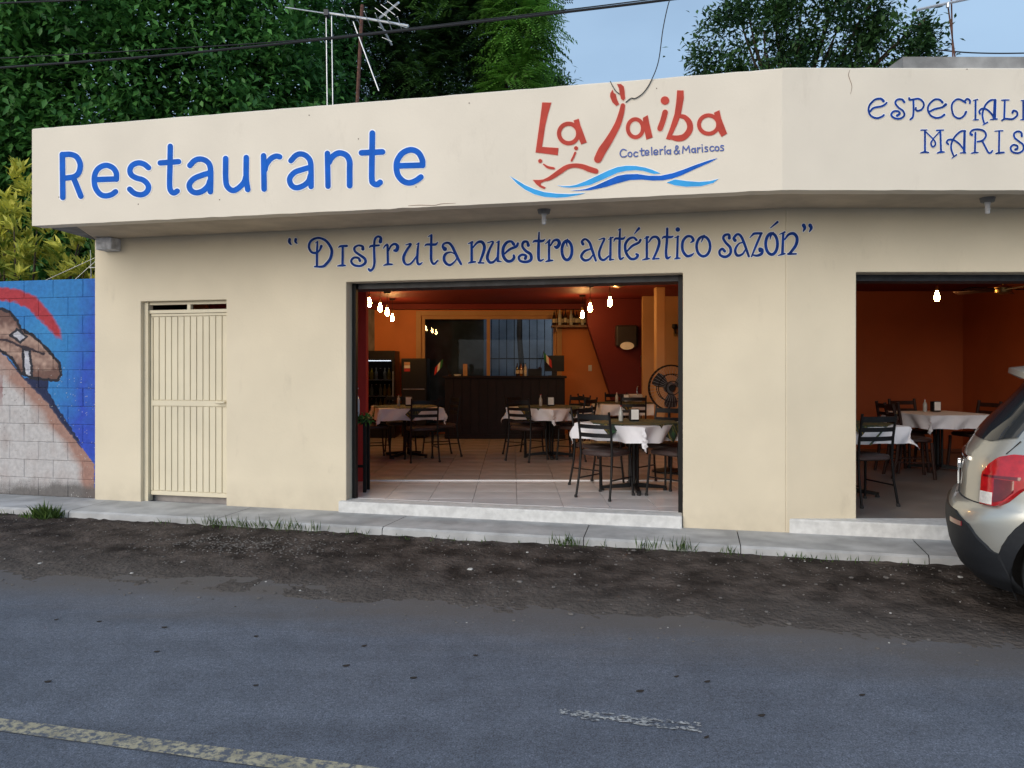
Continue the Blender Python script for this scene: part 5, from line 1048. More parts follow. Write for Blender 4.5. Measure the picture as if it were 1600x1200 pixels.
def leaf_obj(name, V, Fc, tint, m, parent=None, kind=None, per=4):
    off = np.array(root_loc(parent)) if parent is not None else np.zeros(3); V = V - off
    me = bpy.data.meshes.new(name); me.vertices.add(len(V)); me.vertices.foreach_set('co', V.astype(np.float32).ravel())
    me.loops.add(len(Fc) * 3); me.loops.foreach_set('vertex_index', Fc.astype(np.int32).ravel()); me.polygons.add(len(Fc)); me.polygons.foreach_set('loop_start', np.arange(0, len(Fc) * 3, 3, dtype=np.int32)); me.polygons.foreach_set('loop_total', np.full(len(Fc), 3, np.int32))
    me.update(calc_edges=True); at = me.attributes.new('tint', 'FLOAT', 'POINT'); at.data.foreach_set('value', np.repeat(tint, per).astype(np.float32))
    me.materials.append(MAT[m]); o = bpy.data.objects.new(name, me); COL.objects.link(o)
    if parent is not None: o.parent = parent
    if kind: o['kind'] = kind
    return o
def unit(n): v = RNG.normal(size=(n, 3)); return v / np.linalg.norm(v, axis=1, keepdims=True)
n = 420; c = np.column_stack([RNG.uniform(sx_ - 0.15, sx_ + 0.13, n), RNG.uniform(sy_ - 0.17, sy_ + 0.12, n), RNG.uniform(0.985, 1.065, n)]); c[:120, 2] = RNG.uniform(0.80, 1.0, 120); c[:120, 0] = sx_ - 0.10 + RNG.normal(0, 0.025, 120); c[:120, 1] = sy_ - 0.165 + RNG.normal(0, 0.02, 120)
V_, F_ = leaf_mesh(c, unit(n) + np.array([0, -0.4, 0]), unit(n), RNG.uniform(0.05, 0.08, n), RNG.uniform(0.012, 0.02, n)); gar = leaf_obj('leaf_garland', V_, F_, RNG.uniform(0, 0.5, n), 'leaf_broad')
tag(gar, 'dark green leafy garland draped over the tall black stand', 'garland')
gb = thing('gel_bottle', 'clear hand gel bottle with white pump on the tall stand', 'bottle', (sx_ - 0.055, sy_ - 0.02, 1.031))
obj('body', MB().lathe([(0.055, 1.031), (0.06, 1.05), (0.06, 1.22), (0.045, 1.27), (0.022, 1.295), (0.02, 1.31)], (sx_ - 0.055, sy_ - 0.02, 0), 16), 'gel', gb, smooth=True)
obj('pump', MB().tube([(sx_ - 0.055, sy_ - 0.02, 1.311), (sx_ - 0.055, sy_ - 0.02, 1.36), (sx_ - 0.01, sy_ - 0.05, 1.355)], 0.009, 8), 'paper', gb)

# pendant bulbs
def pendant(px, py, Y, label, group):
    p = P(px, py, Y); t = thing('pendant_lamp', label, 'lamp', (p.x, p.y, p.z), 0, group)
    obj('bulb', MB().lathe([(0.006, -0.072), (0.022, -0.062), (0.031, -0.035), (0.031, -0.01), (0.022, 0.025), (0.014, 0.05), (0.013, 0.062)], (0, 0, 0), 14), 'bulb', t, smooth=True, local=True)
    obj('socket', MB().lathe([(0.016, 0.0625), (0.019, 0.075), (0.017, 0.115), (0.006, 0.125)], (0, 0, 0), 10), 'brass', t, local=True)
    obj('flex', MB().tube([(0, 0, 0.1255), (0, 0, ZCEIL - 0.012 - p.z)], 0.004, 6), 'cord', t, local=True)
    obj('ceiling_rose', MB().lathe([(0.05, ZCEIL - 0.03 - p.z), (0.06, ZCEIL - 0.001 - p.z)], (0, 0, 0), 12), 'black_metal', t, local=True)
for k, (px, py, Y) in enumerate(((577, 472, 10.8), (594, 480, 11.74), (605, 487, 12.7), (613, 496, 14.0))): pendant(px, py, Y, 'glowing bare bulb in the row above the drinks cooler', 'bulbs above the drinks cooler')
for k, (px, py, Y) in enumerate(((953, 471, 10.7), (922, 480, 11.7), (910, 491, 13.3))): pendant(px, py, Y, 'glowing bare bulb in the row near the liquor shelf', 'bulbs near the liquor shelf')
pendant(1464, 462, 9.8, 'single glowing bulb in the dark orange side room', 'bulb in the side room')
# ceiling fans
def ceiling_fan(x, y, z, label, m, seed):
    t = thing('ceiling_fan', label, 'ceiling fan', (x, y, z))
    obj('motor', MB().lathe([(0.03, -0.05), (0.09, -0.03), (0.10, 0.03), (0.04, 0.06)], (0, 0, 0), 16), 'brass', t, smooth=True, local=True); obj('rod', MB().tube([(0, 0, 0.061), (0, 0, ZCEIL - z - 0.002)], 0.012, 8), 'brass', t, local=True)
    for k in range(5):
        q = 2 * math.pi * k / 5 + seed; d = Vector((math.cos(q), math.sin(q), 0)); e = Vector((-d.y, d.x, 0.18)) * 0.065
        mb = MB(); a, b = d * 0.12, d * 0.56; mb.hexa([a - e * 0.7, b - e, b + e, a + e * 0.7] + [v + Vector((0, 0, 0.008)) for v in (a - e * 0.7, b - e, b + e, a + e * 0.7)]); obj('blade', mb, m, t, local=True)
ceiling_fan(1.42, 10.2, 2.70, 'ceiling fan with wooden blades above the front table', 'tan_tile_wood', 0.3)
ceiling_fan(5.95, 9.3, 2.52, 'dark ceiling fan in the side room', 'wood_dark', 0.9)
# porcelain lamp holders under the soffit
for px, py in ((850, 331), (1543, 303)):
    w = on_v(px, py, -0.45) if px < 1200 else P(px, py, 6.4)
    t = thing('lamp_holder', 'empty grey lamp holder under the soffit above the motto' if px < 1000 else 'empty grey lamp holder under the side soffit', 'lamp holder', (w.x, w.y, ZSOF - 0.13))
    obj('rose', MB().lathe([(0.05, ZSOF - 0.035), (0.06, ZSOF + 0.0015)], (w.x, w.y, 0), 14), 'raw_concrete', t)
    obj('socket', MB().lathe([(0.014, ZSOF - 0.13), (0.022, ZSOF - 0.12), (0.017, ZSOF - 0.105), (0.023, ZSOF - 0.09), (0.018, ZSOF - 0.075), (0.024, ZSOF - 0.0355)], (w.x, w.y, 0), 12), 'bracket_white', t, smooth=True)
# ------------------------------------------------------------------ parked car (whole body; only its tail is in view)
def interp(tab, z):
    if z <= tab[0][0]: return tab[0][1]
    for (a, va), (b, vb) in zip(tab, tab[1:]):
        if z <= b: t = (z - a) / (b - a); t = t * t * (3 - 2 * t) * 0.35 + t * 0.65; return va + (vb - va) * t
    return tab[-1][1]
REAR = [(0.20, 0.16), (0.30, 0.07), (0.42, 0.02), (0.55, 0.0), (0.64, 0.0), (0.70, 0.025), (0.735, 0.075), (0.90, 0.085), (1.02, 0.11), (1.10, 0.16), (1.50, 0.47), (1.57, 0.56), (1.62, 0.72), (1.655, 1.05), (1.665, 1.5)]
FRNT = [(0.20, 4.08), (0.35, 4.20), (0.60, 4.25), (0.80, 4.18), (0.93, 3.95), (1.0, 3.40), (1.08, 3.15), (1.50, 2.50), (1.58, 2.30), (1.64, 2.0), (1.665, 1.6)]
WID = [(0.20, 0.78), (0.30, 0.85), (0.50, 0.885), (0.72, 0.89), (0.92, 0.875), (1.05, 0.845), (1.10, 0.82), (1.50, 0.655), (1.57, 0.60), (1.62, 0.50), (1.655, 0.28), (1.665, 0.06)]
def car_pt(t, z, side=-1, out=0.0):
    r, f, w = interp(REAR, z), interp(FRNT, z), interp(WID, z) + out; r -= out; f += out; A = min(0.62, (f - r) * 0.3); Af = min(0.7, (f - r) * 0.3); n = 3.0
    if t <= 0.3:
        q = math.pi / 2 * (t / 0.3); y = w * math.sin(q) ** (2 / n); x = r + A - A * max(0, math.cos(q)) ** (2 / n)
    elif t < 0.7: y = w; x = r + A + (f - A * 0 - Af - r - A) * (t - 0.3) / 0.4
    else:
        q = math.pi / 2 * ((1 - t) / 0.3); y = w * math.sin(q) ** (2 / n); x = f - Af + Af * max(0, math.cos(q)) ** (2 / n)
    return Vector((x, side * y, z))
CAR = thing('parked_car', 'silver compact SUV with red tail lamp and dark lower bumper parked at the pavement', 'car')
WHX = (0.74, 3.30); WR = 0.335; AR = 0.415
zs = [0.20, 0.24, 0.30, 0.36, 0.42, 0.48, 0.55, 0.60, 0.64, 0.67, 0.70, 0.72, 0.735, 0.78, 0.84, 0.90, 0.96, 1.02, 1.06, 1.10, 1.18, 1.26, 1.34, 1.42, 1.50, 1.54, 1.57, 1.60, 1.62, 1.64, 1.655, 1.662, 1.665]
ts = [0.3 * (k / 30) for k in range(30)] + [0.3 + 0.4 * k / 56 for k in range(56)] + [0.7 + 0.3 * k / 24 for k in range(25)]
mb = MB(); nt = len(ts)
for side in (-1, 1):
    base = len(mb.v)
    for z in zs:
        for t in ts: mb.v.append(tuple(car_pt(t, z, side)))
    for j in range(len(zs) - 1):
        for i in range(nt - 1):
            a, b, c, d = base + j * nt + i, base + j * nt + i + 1, base + (j + 1) * nt + i + 1, base + (j + 1) * nt + i
            ctr = (Vector(mb.v[a]) + Vector(mb.v[c])) / 2
            if any(math.hypot(ctr.x - wx, ctr.z - WR) < AR - 0.015 and abs(ctr.y) > 0.5 for wx in WHX): continue
            mb.f.append((a, b, c, d) if side < 0 else (d, c, b, a)); mb.m.append(0)
obj('body', mb, 'car_paint', CAR, smooth=True, local=True)
def patch(name, m, t0, t1, zlo, zhi, off, nu=24, nv=8, sides=(-1,), parent=None):
    for s in sides:
        mb = MB(); vs = []
        for i in range(nu + 1):
            t = t0 + (t1 - t0) * i / nu; a, b = zlo(t), zhi(t)
            for j in range(nv + 1): vs.append(car_pt(t, a + (b - a) * j / nv, s, off))
        fs = [(i * (nv + 1) + j, (i + 1) * (nv + 1) + j, (i + 1) * (nv + 1) + j + 1, i * (nv + 1) + j + 1) for i in range(nu) for j in range(nv)]
        rim = list(range(0, nv + 1)) + [i * (nv + 1) + nv for i in range(1, nu + 1)] + [nu * (nv + 1) + j for j in range(nv - 1, -1, -1)] + [i * (nv + 1) for i in range(nu - 1, 0, -1)]
        nb = len(vs)
        for q in rim:
            p = Vector(vs[q]); cen = Vector((p.x + (0.3 if p.x < 1 else 0), p.y * 0.9, p.z)); vs.append(p + (cen - p).normalized() * (off + 0.012))
        fs += [(rim[k], rim[(k + 1) % len(rim)], nb + (k + 1) % len(rim), nb + k) for k in range(len(rim))]
        mb.add(vs, fs if s < 0 else [f[::-1] for f in fs]); o = obj(name, mb, m, parent or CAR, smooth=True, local=True)
    return o
K = lambda v: (lambda t: v)
def tab(pts): return lambda t: interp([(a, b) for a, b in pts], t)
# rear window, side windows, windscreen
def mir(name, m, t1, zlo, zhi, off):     # patch that wraps across the centre line
    for s in (-1, 1): patch(name, m, 0.0, t1, zlo, zhi, off, 20, 8, (s,))
mir('rear_window', 'car_glass', 0.185, tab([(0, 1.12), (0.12, 1.115), (0.185, 1.15)]), tab([(0, 1.50), (0.13, 1.50), (0.185, 1.46)]), 0.006)
patch('side_window', 'car_glass', 0.315, 0.40, tab([(0.315, 1.16), (0.40, 1.12)]), tab([(0.315, 1.30), (0.34, 1.46), (0.40, 1.49)]), 0.006, 10, 8, (-1, 1))
patch('side_window', 'car_glass', 0.407, 0.52, K(1.115), K(1.49), 0.006, 14, 8, (-1, 1)); patch('side_window', 'car_glass', 0.527, 0.66, K(1.11), tab([(0.527, 1.49), (0.60, 1.47), (0.66, 1.20)]), 0.006, 14, 8, (-1, 1))
for s in (-1, 1): patch('windscreen', 'car_glass', 0.74, 1.0, K(1.10), K(1.50), 0.006, 16, 8, (s,))
# dark lower cladding along bumper, sills and arches
patch('bumper_cladding', 'cladding', 0.0, 0.222, K(0.205), tab([(0, 0.66), (0.10, 0.655), (0.15, 0.60), (0.19, 0.50), (0.205, 0.46), (0.222, 0.45)]), 0.012, 40, 10, (-1, 1))
patch('sill_cladding', 'cladding', 0.41, 0.60, K(0.205), K(0.36), 0.012, 20, 4, (-1, 1))
patch('bumper_cladding', 'cladding', 0.80, 1.0, K(0.205), K(0.48), 0.012, 20, 5, (-1, 1))
patch('bumper_reflector', 'lamp_dark_red', 0.085, 0.135, K(0.575), K(0.605), 0.017, 8, 3, (-1, 1))
for s in (-1, 1):
    for wx in WHX:
        mb = MB(); n = 26; vs = []
        for k in range(n + 1):
            q = math.radians(-22 + 224 * k / n)
            for rr, oo in ((AR - 0.03, -0.04), (AR - 0.025, 0.012), (AR + 0.05, 0.014), (AR + 0.06, -0.012)):
                z = max(0.21, WR + rr * math.sin(q)); w = interp(WID, z); xx = wx + rr * math.cos(q)
                # follow the rounded tail in plan
                A = 0.62; r = interp(REAR, z); d = r + A - xx
                yy = w if d <= 0 else w * max(0.0, 1 - (min(d, A) / A) ** 3.0) ** (1 / 3.0)
                vs.append((xx, s * (yy + oo), z))
        mb.add(vs, [(k * 4 + j, (k + 1) * 4 + j, (k + 1) * 4 + j + 1, k * 4 + j + 1) for k in range(n) for j in range(3)]); obj('wheel_arch', mb, 'cladding', CAR, smooth=True, local=True)
        mb = MB(); vs = []                                              # inner wheel well
        for k in range(n + 1):
            q = math.radians(-25 + 230 * k / n)
            for yy in (0.84, 0.50): vs.append((wx + (AR - 0.02) * math.cos(q), s * yy, max(0.18, WR + (AR - 0.02) * math.sin(q))))
        mb.add(vs, [(k * 2, k * 2 + 1, (k + 1) * 2 + 1, (k + 1) * 2) for k in range(n)] + [tuple(2 * k + 1 for k in range(n + 1))]); obj('wheel_well', mb, 'rubber', CAR, local=True)
        w_ = obj('wheel', MB().lathe([(0.20, 0.66), (0.30, 0.655), (WR - 0.012, 0.672), (WR, 0.70), (WR, 0.83), (WR - 0.012, 0.855), (0.30, 0.868), (0.235, 0.862)], (wx, 0, WR), 36, ax='y') if s > 0 else MB().lathe([(0.235, -0.862), (0.30, -0.868), (WR - 0.012, -0.855), (WR, -0.83), (WR, -0.70), (WR - 0.012, -0.672), (0.30, -0.655), (0.20, -0.66)], (wx, 0, WR), 36, ax='y'), 'rubber', CAR, smooth=True, local=True)
        mb = MB(); mb.lathe([(0.235, s * 0.80), (0.235, s * 0.861), (0.215, s * 0.862), (0.20, s * 0.83)][::(1 if s < 0 else -1)], (wx, 0, WR), 30, ax='y')
        for k in range(5):
            q = 2 * math.pi * k / 5 + 0.3; d = Vector((math.cos(q), 0, math.sin(q))); e = Vector((-d.z, 0, d.x)) * 0.03; c0 = Vector((wx, s * 0.845, WR))
            a, b = c0, c0 + d * 0.225; tk = Vector((0, s * 0.018, 0)); mb.hexa([a - e, b - e * 1.2, b + e * 1.2, a + e, a - e + tk, b - e * 1.2 + tk, b + e * 1.2 + tk, a + e + tk])
        obj('rim', mb, 'rim', w_, local=True)
# tail lamps: leaf-shaped, wrapping the corner, clear lens low at the inner end
lamp_hi = tab([(0.150, 0.93), (0.165, 0.99), (0.185, 1.035), (0.21, 1.055), (0.27, 1.05), (0.318, 1.03)]); lamp_lo = tab([(0.150, 0.735), (0.19, 0.735), (0.205, 0.76), (0.24, 0.86), (0.28, 0.95), (0.318, 1.015)])
for s in (-1, 1):
    lp = patch('tail_lamp', 'lamp_red', 0.150, 0.318, lamp_lo, lamp_hi, 0.016, 40, 12, (s,))
    patch('reverse_lens', 'lamp_white', 0.152, 0.182, K(0.742), K(0.815), 0.0195, 8, 4, (s,), lp)
    patch('lamp_band', 'lamp_dark_red', 0.156, 0.235, tab([(0.156, 0.905), (0.235, 0.905)]), tab([(0.156, 0.917), (0.235, 0.925)]), 0.019, 14, 2, (s,), lp)
    patch('lamp_band', 'lamp_dark_red', 0.186, 0.225, tab([(0.186, 0.757), (0.205, 0.775), (0.225, 0.83)]), tab([(0.186, 0.90), (0.225, 0.90)]), 0.0185, 8, 4, (s,), lp)
# panel gaps, spoiler, badge, handle, mirrors, plate
patch('panel_gap', 'rubber', 0.318, 0.42, tab([(0.318, 0.795), (0.42, 0.765)]), tab([(0.318, 0.801), (0.42, 0.771)]), 0.0015, 10, 1, (-1, 1))
patch('panel_gap', 'rubber', 0.0, 0.152, K(0.728), K(0.734), 0.0015, 14, 1, (-1, 1))
for s in (-1, 1):
    mb = MB(); pth = [car_pt(0.187 + 0.012 * k / 8, 1.05 + 0.08 * k / 8, s, 0.001) for k in range(9)]; mb.tube(pth, 0.004, 5); obj('panel_gap', mb, 'rubber', CAR, local=True)
mb = MB(); vs = []
for k in range(17):
    y = -0.60 + 1.2 * k / 16; e = (y / 0.6) ** 2; x0 = 0.36 + 0.10 * e; zt = 1.575 - 0.05 * e
    vs += [(x0, y, zt - 0.035), (x0 + 0.005, y, zt), (x0 + 0.34, y, zt + 0.048 - 0.02 * e), (x0 + 0.30, y, zt - 0.01)]
mb.add(vs, [(k * 4 + j, k * 4 + (j + 1) % 4, (k + 1) * 4 + (j + 1) % 4, (k + 1) * 4 + j) for k in range(16) for j in range(4)] + [(0, 1, 2, 3), (67, 66, 65, 64)]); obj('spoiler', mb, 'car_paint', CAR, smooth=True, local=True)
mb = MB()
for (y0, y1, z0, z1) in ((-0.075, 0.075, 0.885, 0.915), (-0.028, 0.028, 0.865, 0.935)): mb.box(0.060, 0.084, y0, y1, z0, z1)
obj('emblem', mb, 'chrome', CAR, local=True, bevel=0.006)
mb = MB(); mb.tube([car_pt(0.075 * abs(k) / 6, 0.985, -1 if k < 0 else 1, 0.006) for k in range(-6, 7)], 0.013, 8); obj('tailgate_trim', mb, 'chrome', CAR, smooth=True, local=True)
obj('number_plate', MB().box(0.062, 0.072, -0.16, 0.16, 0.775, 0.855), 'paper', CAR, local=True)
for s in (-1, 1):
    mb = MB(); mb.lathe([(0.02, -0.10), (0.075, -0.08), (0.09, 0.0), (0.075, 0.07), (0.03, 0.09)], (2.98, s * 0.99, 1.12), 14, ax='y'); obj('door_mirror', mb, 'car_paint', CAR, smooth=True, local=True)
    patch('door_handle', 'car_paint', 0.44, 0.465, K(0.955), K(0.98), 0.03, 6, 2, (s,)); patch('door_handle', 'car_paint', 0.555, 0.58, K(0.955), K(0.98), 0.03, 6, 2, (s,))
    for t_ in (0.41, 0.525): patch('panel_gap', 'rubber', t_, t_ + 0.002, K(0.37), K(1.10), 0.0015, 1, 12, (s,))
    patch('headlamp', 'lamp_white', 0.76, 0.88, K(0.72), tab([(0.76, 0.86), (0.88, 0.80)]), 0.012, 10, 4, (s,))
    obj('roof_rail', MB().tube([(0.8, s * 0.53, 1.62), (0.9, s * 0.535, 1.66), (1.6, s * 0.54, 1.675), (2.2, s * 0.53, 1.66), (2.3, s * 0.52, 1.62)], 0.014, 8), 'plastic_black', CAR, smooth=True, local=True)
patch('grille', 'plastic_black', 0.90, 1.0, K(0.52), K(0.74), 0.012, 10, 4, (-1, 1))
CAR_B = math.radians(31.0)
CAR.rotation_euler = (0, 0, -CAR_B); CAR.location = (3.111, 5.482, 0.015)

# ------------------------------------------------------------------ trees and plants
def limb(mb, a, b, r0, r1, sag=0.0, n=6):
    a, b = Vector(a), Vector(b); pts = [a.lerp(b, k / n) + Vector((0.06 * nse(k * 1.7, a.x, a.y) * k / n, 0.06 * nse(k * 2.1, b.x, b.z) * k / n, -sag * math.sin(math.pi * k / n))) * (b - a).length for k in range(n + 1)]
    mb.tube(pts, [r0 + (r1 - r0) * k / n for k in range(n + 1)], 8)
def clumps(center, rad, ncl, fill_lo=0.55, squash=None, front=0.5):
    """clump centres through the outer part of an ellipsoid, more of them on the street side"""
    out = []
    while len(out) < ncl:
        d = unit(1)[0]
        if d[1] > 0 and RNG.random() > front: continue
        r = fill_lo + (1 - fill_lo) * RNG.random() ** 0.6; bump = 1 + 0.16 * nse(d[0] * 2.3 + center[0], d[1] * 2.3, d[2] * 2.3 + 4)
        out.append(np.array(center) + d * np.array(rad) * r * bump)
    return np.array(out)
def tree(name, label, base, trunk_top, centers_list, n_cl, per, sig, ln, wd, m, tint_bias, mode='broad', fill_lo=0.55, front=0.5, group=None, zmin=None, tr=0.22):
    t = thing(name, label, 'tree', base, 0, group); mb = MB(); limb(mb, base, trunk_top, tr, tr * 0.6, 0, 8); Vs, Fs, Ts = [], [], []; nv = 0
    for (cen, rad, share) in centers_list:
        cl = clumps(cen, rad, int(n_cl * share), fill_lo, front=front)
        for k in range(0, len(cl), max(1, len(cl) // 9)): limb(mb, trunk_top, tuple(cl[k]), tr * 0.4, 0.02, 0.02)
        for c in cl:
            if zmin is not None and c[2] < zmin: continue
            k = int(per * RNG.uniform(0.7, 1.3)); outd = (c - np.array(cen)) / np.array(rad); outd /= (np.linalg.norm(outd) + 1e-6)
            tb = np.clip(tint_bias + 0.22 * RNG.normal() + 0.10 * outd[2], 0, 1)
            if mode == 'broad':
                tips = c + RNG.normal(size=(k, 3)) * sig; dirs = unit(k) * 0.8 + outd * 0.7 + np.array([0, -0.1, -0.15]); ups = unit(k) * 0.55 + np.array([0, -0.25, 1.0])
                V, Fc = leaf_mesh(tips, dirs, ups, RNG.uniform(ln * 0.65, ln * 1.2, k), RNG.uniform(wd * 0.7, wd * 1.2, k)); tint = np.clip(tb + 0.18 * RNG.normal(size=k), 0, 1)
            else:                                                      # feathered compound leaves drooping from each clump
                nf = max(3, k // 18); pr = 9; st = c + RNG.normal(size=(nf, 3)) * sig * 0.55; fd = unit(nf) * 0.75 + outd * 0.9 + np.array([0, 0, -0.1]); fd /= np.linalg.norm(fd, axis=1, keepdims=True)
                L_ = RNG.uniform(0.36, 0.60, nf) * (ln / 0.1); cc, dd, uu, tt = [], [], [], []
                for q in range(nf):
                    sd_ = np.cross(fd[q], [0, 0, 1.0]); sd_ /= (np.linalg.norm(sd_) + 1e-6)
                    for i in range(pr):
                        f = (i + 1) / pr; p = st[q] + fd[q] * L_[q] * f + np.array([0, 0, -0.28 * L_[q] * f * f])
                        for s in (-1, 1): cc.append(p); dd.append(sd_ * s + fd[q] * 0.55 + np.array([0, 0, -0.30])); uu.append(np.array([0, 0, 1.0]) + fd[q] * 0.2); tt.append(tb + 0.08 * RNG.normal())
                k = len(cc); V, Fc = leaf_mesh(np.array(cc), np.array(dd), np.array(uu), RNG.uniform(ln * 0.9, ln * 1.25, k), np.full(k, wd)); tint = np.clip(np.array(tt), 0, 1)
            Vs.append(V); Fs.append(Fc + nv); Ts.append(tint); nv += len(V)
    obj('trunk', mb, 'bark', t, smooth=True); leaf_obj('crown', np.concatenate(Vs), np.concatenate(Fs), np.concatenate(Ts), m, t, 'stuff'); return t
tree('broadleaf_tree', 'dense dark green broadleaf tree behind the left half of the fascia', (-7.2, 15.2, -0.06), (-7.1, 15.0, 4.2),
     [((-7.4, 14.6, 6.6), (4.3, 3.2, 4.9), 0.75), ((-10.8, 14.0, 6.0), (2.6, 2.6, 4.2), 0.25)], 2300, 92, 0.25, 0.175, 0.078, 'leaf_broad', 0.45, 'broad', 0.45, 0.5, zmin=2.6, tr=0.28)
tree('feathery_tree', 'tall tree with dark feathery compound leaves and bright new growth behind the antenna', (-1.5, 18.2, -0.06), (-1.5, 18.0, 4.8),
     [((-1.9, 17.4, 7.2), (2.2, 2.2, 4.4), 0.62), ((-0.55, 17.2, 8.6), (1.05, 1.5, 2.6), 0.22), ((-3.0, 17.2, 8.8), (1.3, 1.6, 2.6), 0.16)], 620, 330, 0.34, 0.105, 0.036, 'leaf_feather', 0.20, 'feather', 0.45, 0.4, zmin=3.6, tr=0.22)
tree('feathery_tree', 'bright green young feathery branch crown at the right edge of the tall feathery tree', (0.2, 17.4, -0.06), (0.15, 17.3, 6.4),
     [((0.25, 15.6, 8.6), (0.5, 0.6, 0.8), 0.5), ((0.05, 15.4, 7.2), (0.36, 0.5, 1.0), 0.5)], 46, 300, 0.2, 0.11, 0.038, 'leaf_feather', 0.85, 'feather', 0.2, 0.6, zmin=5.2, tr=0.07)
tree('mango_tree', 'small distant rounded tree peeping over the fascia beside the feathery tree', (1.15, 23, -0.06), (1.15, 23, 7.6), [((1.12, 23, 9.35), (0.62, 0.8, 1.1), 1.0)], 130, 60, 0.16, 0.17, 0.045, 'leaf_far', 0.45, 'broad', 0.3, 0.6, tr=0.1)
tree('rain_tree', 'open-crowned green tree with gaps of sky behind the corner of the fascia', (7.6, 21.5, -0.06), (7.6, 21.4, 7.8),
     [((6.6, 21, 10.2), (1.5, 1.4, 1.7), 0.26), ((8.6, 21, 11.0), (1.5, 1.4, 1.9), 0.28), ((10.2, 20.8, 10.0), (1.25, 1.2, 1.1), 0.18), ((5.75, 20.8, 9.1), (0.55, 0.6, 0.55), 0.06), ((7.9, 20.6, 9.0), (2.4, 1.2, 0.9), 0.16), ((11.1, 20.8, 9.3), (0.8, 0.8, 0.6), 0.06)],
     250, 80, 0.21, 0.20, 0.085, 'leaf_far', 0.45, 'broad', 0.55, 0.55, tr=0.16)
# croton hedge plant behind the mural wall: rosettes of long yellow-green leaves
cr = thing('croton_shrub', 'yellow-green variegated shrub crowding over the mural wall', 'shrub', (-6.6, 9.9, -0.06)); mb = MB(); Vs, Fs, Ts, nv = [], [], [], 0
for k in range(420):
    while True:
        p = np.array([RNG.uniform(-8.6, -4.95), RNG.uniform(9.25, 10.5), RNG.uniform(1.6, 4.05)])
        top = 4.05 if p[0] < -5.75 else 4.05 - (p[0] + 5.75) * 1.75
        if p[2] < top - 0.35 * abs(nse(p[0] * 2, p[1] * 2)): break
    ax = np.array([RNG.normal() * 0.4, -0.5 + RNG.normal() * 0.3, 0.8]); ax /= np.linalg.norm(ax); q = 16; ang = RNG.uniform(0, 2 * math.pi, q); e1 = np.cross(ax, [1, 0, 0.2]); e1 /= np.linalg.norm(e1); e2 = np.cross(ax, e1)
    sp = RNG.uniform(0.5, 1.3, q)[:, None]; d = ax + sp * (np.cos(ang)[:, None] * e1 + np.sin(ang)[:, None] * e2); st_ = p + RNG.normal(size=(q, 3)) * 0.03
    V, Fc = leaf_mesh(st_, d, np.tile(ax, (q, 1)) + unit(q) * 0.2, RNG.uniform(0.13, 0.22, q), RNG.uniform(0.04, 0.06, q)); hb = np.clip(0.45 + 0.55 * (p[2] - 2.4) / 1.6 + 0.15 * RNG.normal(), 0.02, 1)
    Vs.append(V); Fs.append(Fc + nv); Ts.append(np.clip(hb + 0.2 * RNG.normal(size=q), 0, 1)); nv += len(V)
    if k % 7 == 0: mb.tube([(-6.6 + 0.3 * (k % 3 - 1), 9.9, -0.05), (float(p[0]) * 0.5 - 3.3, 9.9, 1.2), tuple(p)], [0.03, 0.02, 0.008], 6)
obj('stem', mb, 'bark', cr); leaf_obj('foliage', np.concatenate(Vs), np.concatenate(Fs), np.concatenate(Ts), 'leaf_croton', cr, 'stuff')
# bits of rebar and wire sticking up between the wall and the shrub
rb = thing('wire_trellis', 'thin wires and rods between the shrub and the end of the wall', 'wire', tuple(S(UL - 0.15, 0.2, MZT)))
for a, b in (((UL - 0.10, 2.56), (UL - 0.11, 2.95)), ((UL - 0.19, 2.56), (UL - 0.20, 2.92)), ((UL - 0.85, 2.58), (UL - 0.05, 2.86)), ((UL - 0.45, 2.56), (UL - 0.12, 2.80)), ((UL - 0.22, 2.72), (UL - 0.02, 2.72))):
    obj('rod', MB().tube([S(a[0], 0.16, a[1]), S(b[0], 0.16, b[1])], 0.004, 5), 'steel', rb)

# ------------------------------------------------------------------ roofs, antennas, cables
up = thing('upper_storey', 'grey concrete roof slab of the storey set back above the fascia', 'building', (9.5, 15, 3.16))
obj('wall', MB().box(6.75, 13.2, 13.6, 19, 3.17, 6.55), 'old_slab', up)
a = P(1416, 104, 13.0); b = P(1430, 90.5, 13.0)
obj('roof', MB().prism([(6.62, 13.0), (13.6, 13.0), (13.6, 19.4), (6.3, 19.4)], 6.63, b.z + 0.02), 'old_slab', up); obj('drip_edge', MB().box(6.75, 13.5, 13.06, 13.55, 6.551, 6.629), 'raw_concrete', up)
for x in (8.1, 9.55): obj('starter_bar', MB().tube([(x, 13.3, b.z), (x, 13.3, b.z + 0.07)], 0.012, 5), 'rust', up)
def seg(px0, py0, Y0, px1, py1, Y1): return [P(px0, py0, Y0), P(px1, py1, Y1)]
an = thing('tv_antenna', 'silver television antenna on twin thin masts above the left fascia', 'antenna', tuple(P(513, 158, 10.0)))
an.location.z = 3.16
for x0, x1 in ((514, 509.5), (523, 518)):
    p, q = P(x0, 158, 10.0), P(x1, 22, 10.0); p.z = 3.165; obj('mast', MB().tube([p, q], 0.008, 6), 'steel', an)
obj('boom', MB().tube([P(446, 11.5, 10.3), P(509, 21, 10.0)], 0.008, 6), 'aluminium', an); obj('boom', MB().tube([P(509, 20, 10.0), P(580, 30.5, 9.8), P(638, 40.5, 9.6)], 0.017, 8), 'aluminium', an)
obj('clamp', MB().box(P(507, 20, 10).x, P(514, 20, 10).x, 9.95, 10.05, P(0, 26, 10).z, P(0, 17, 10).z), 'dark_steel', an)
obj('reflector', MB().tube(seg(593, 28, 9.75, 623, 4, 9.4), 0.014, 6), 'aluminium', an); obj('reflector', MB().tube(seg(592, 33, 9.75, 612, 70, 10.1), 0.014, 6), 'aluminium', an)
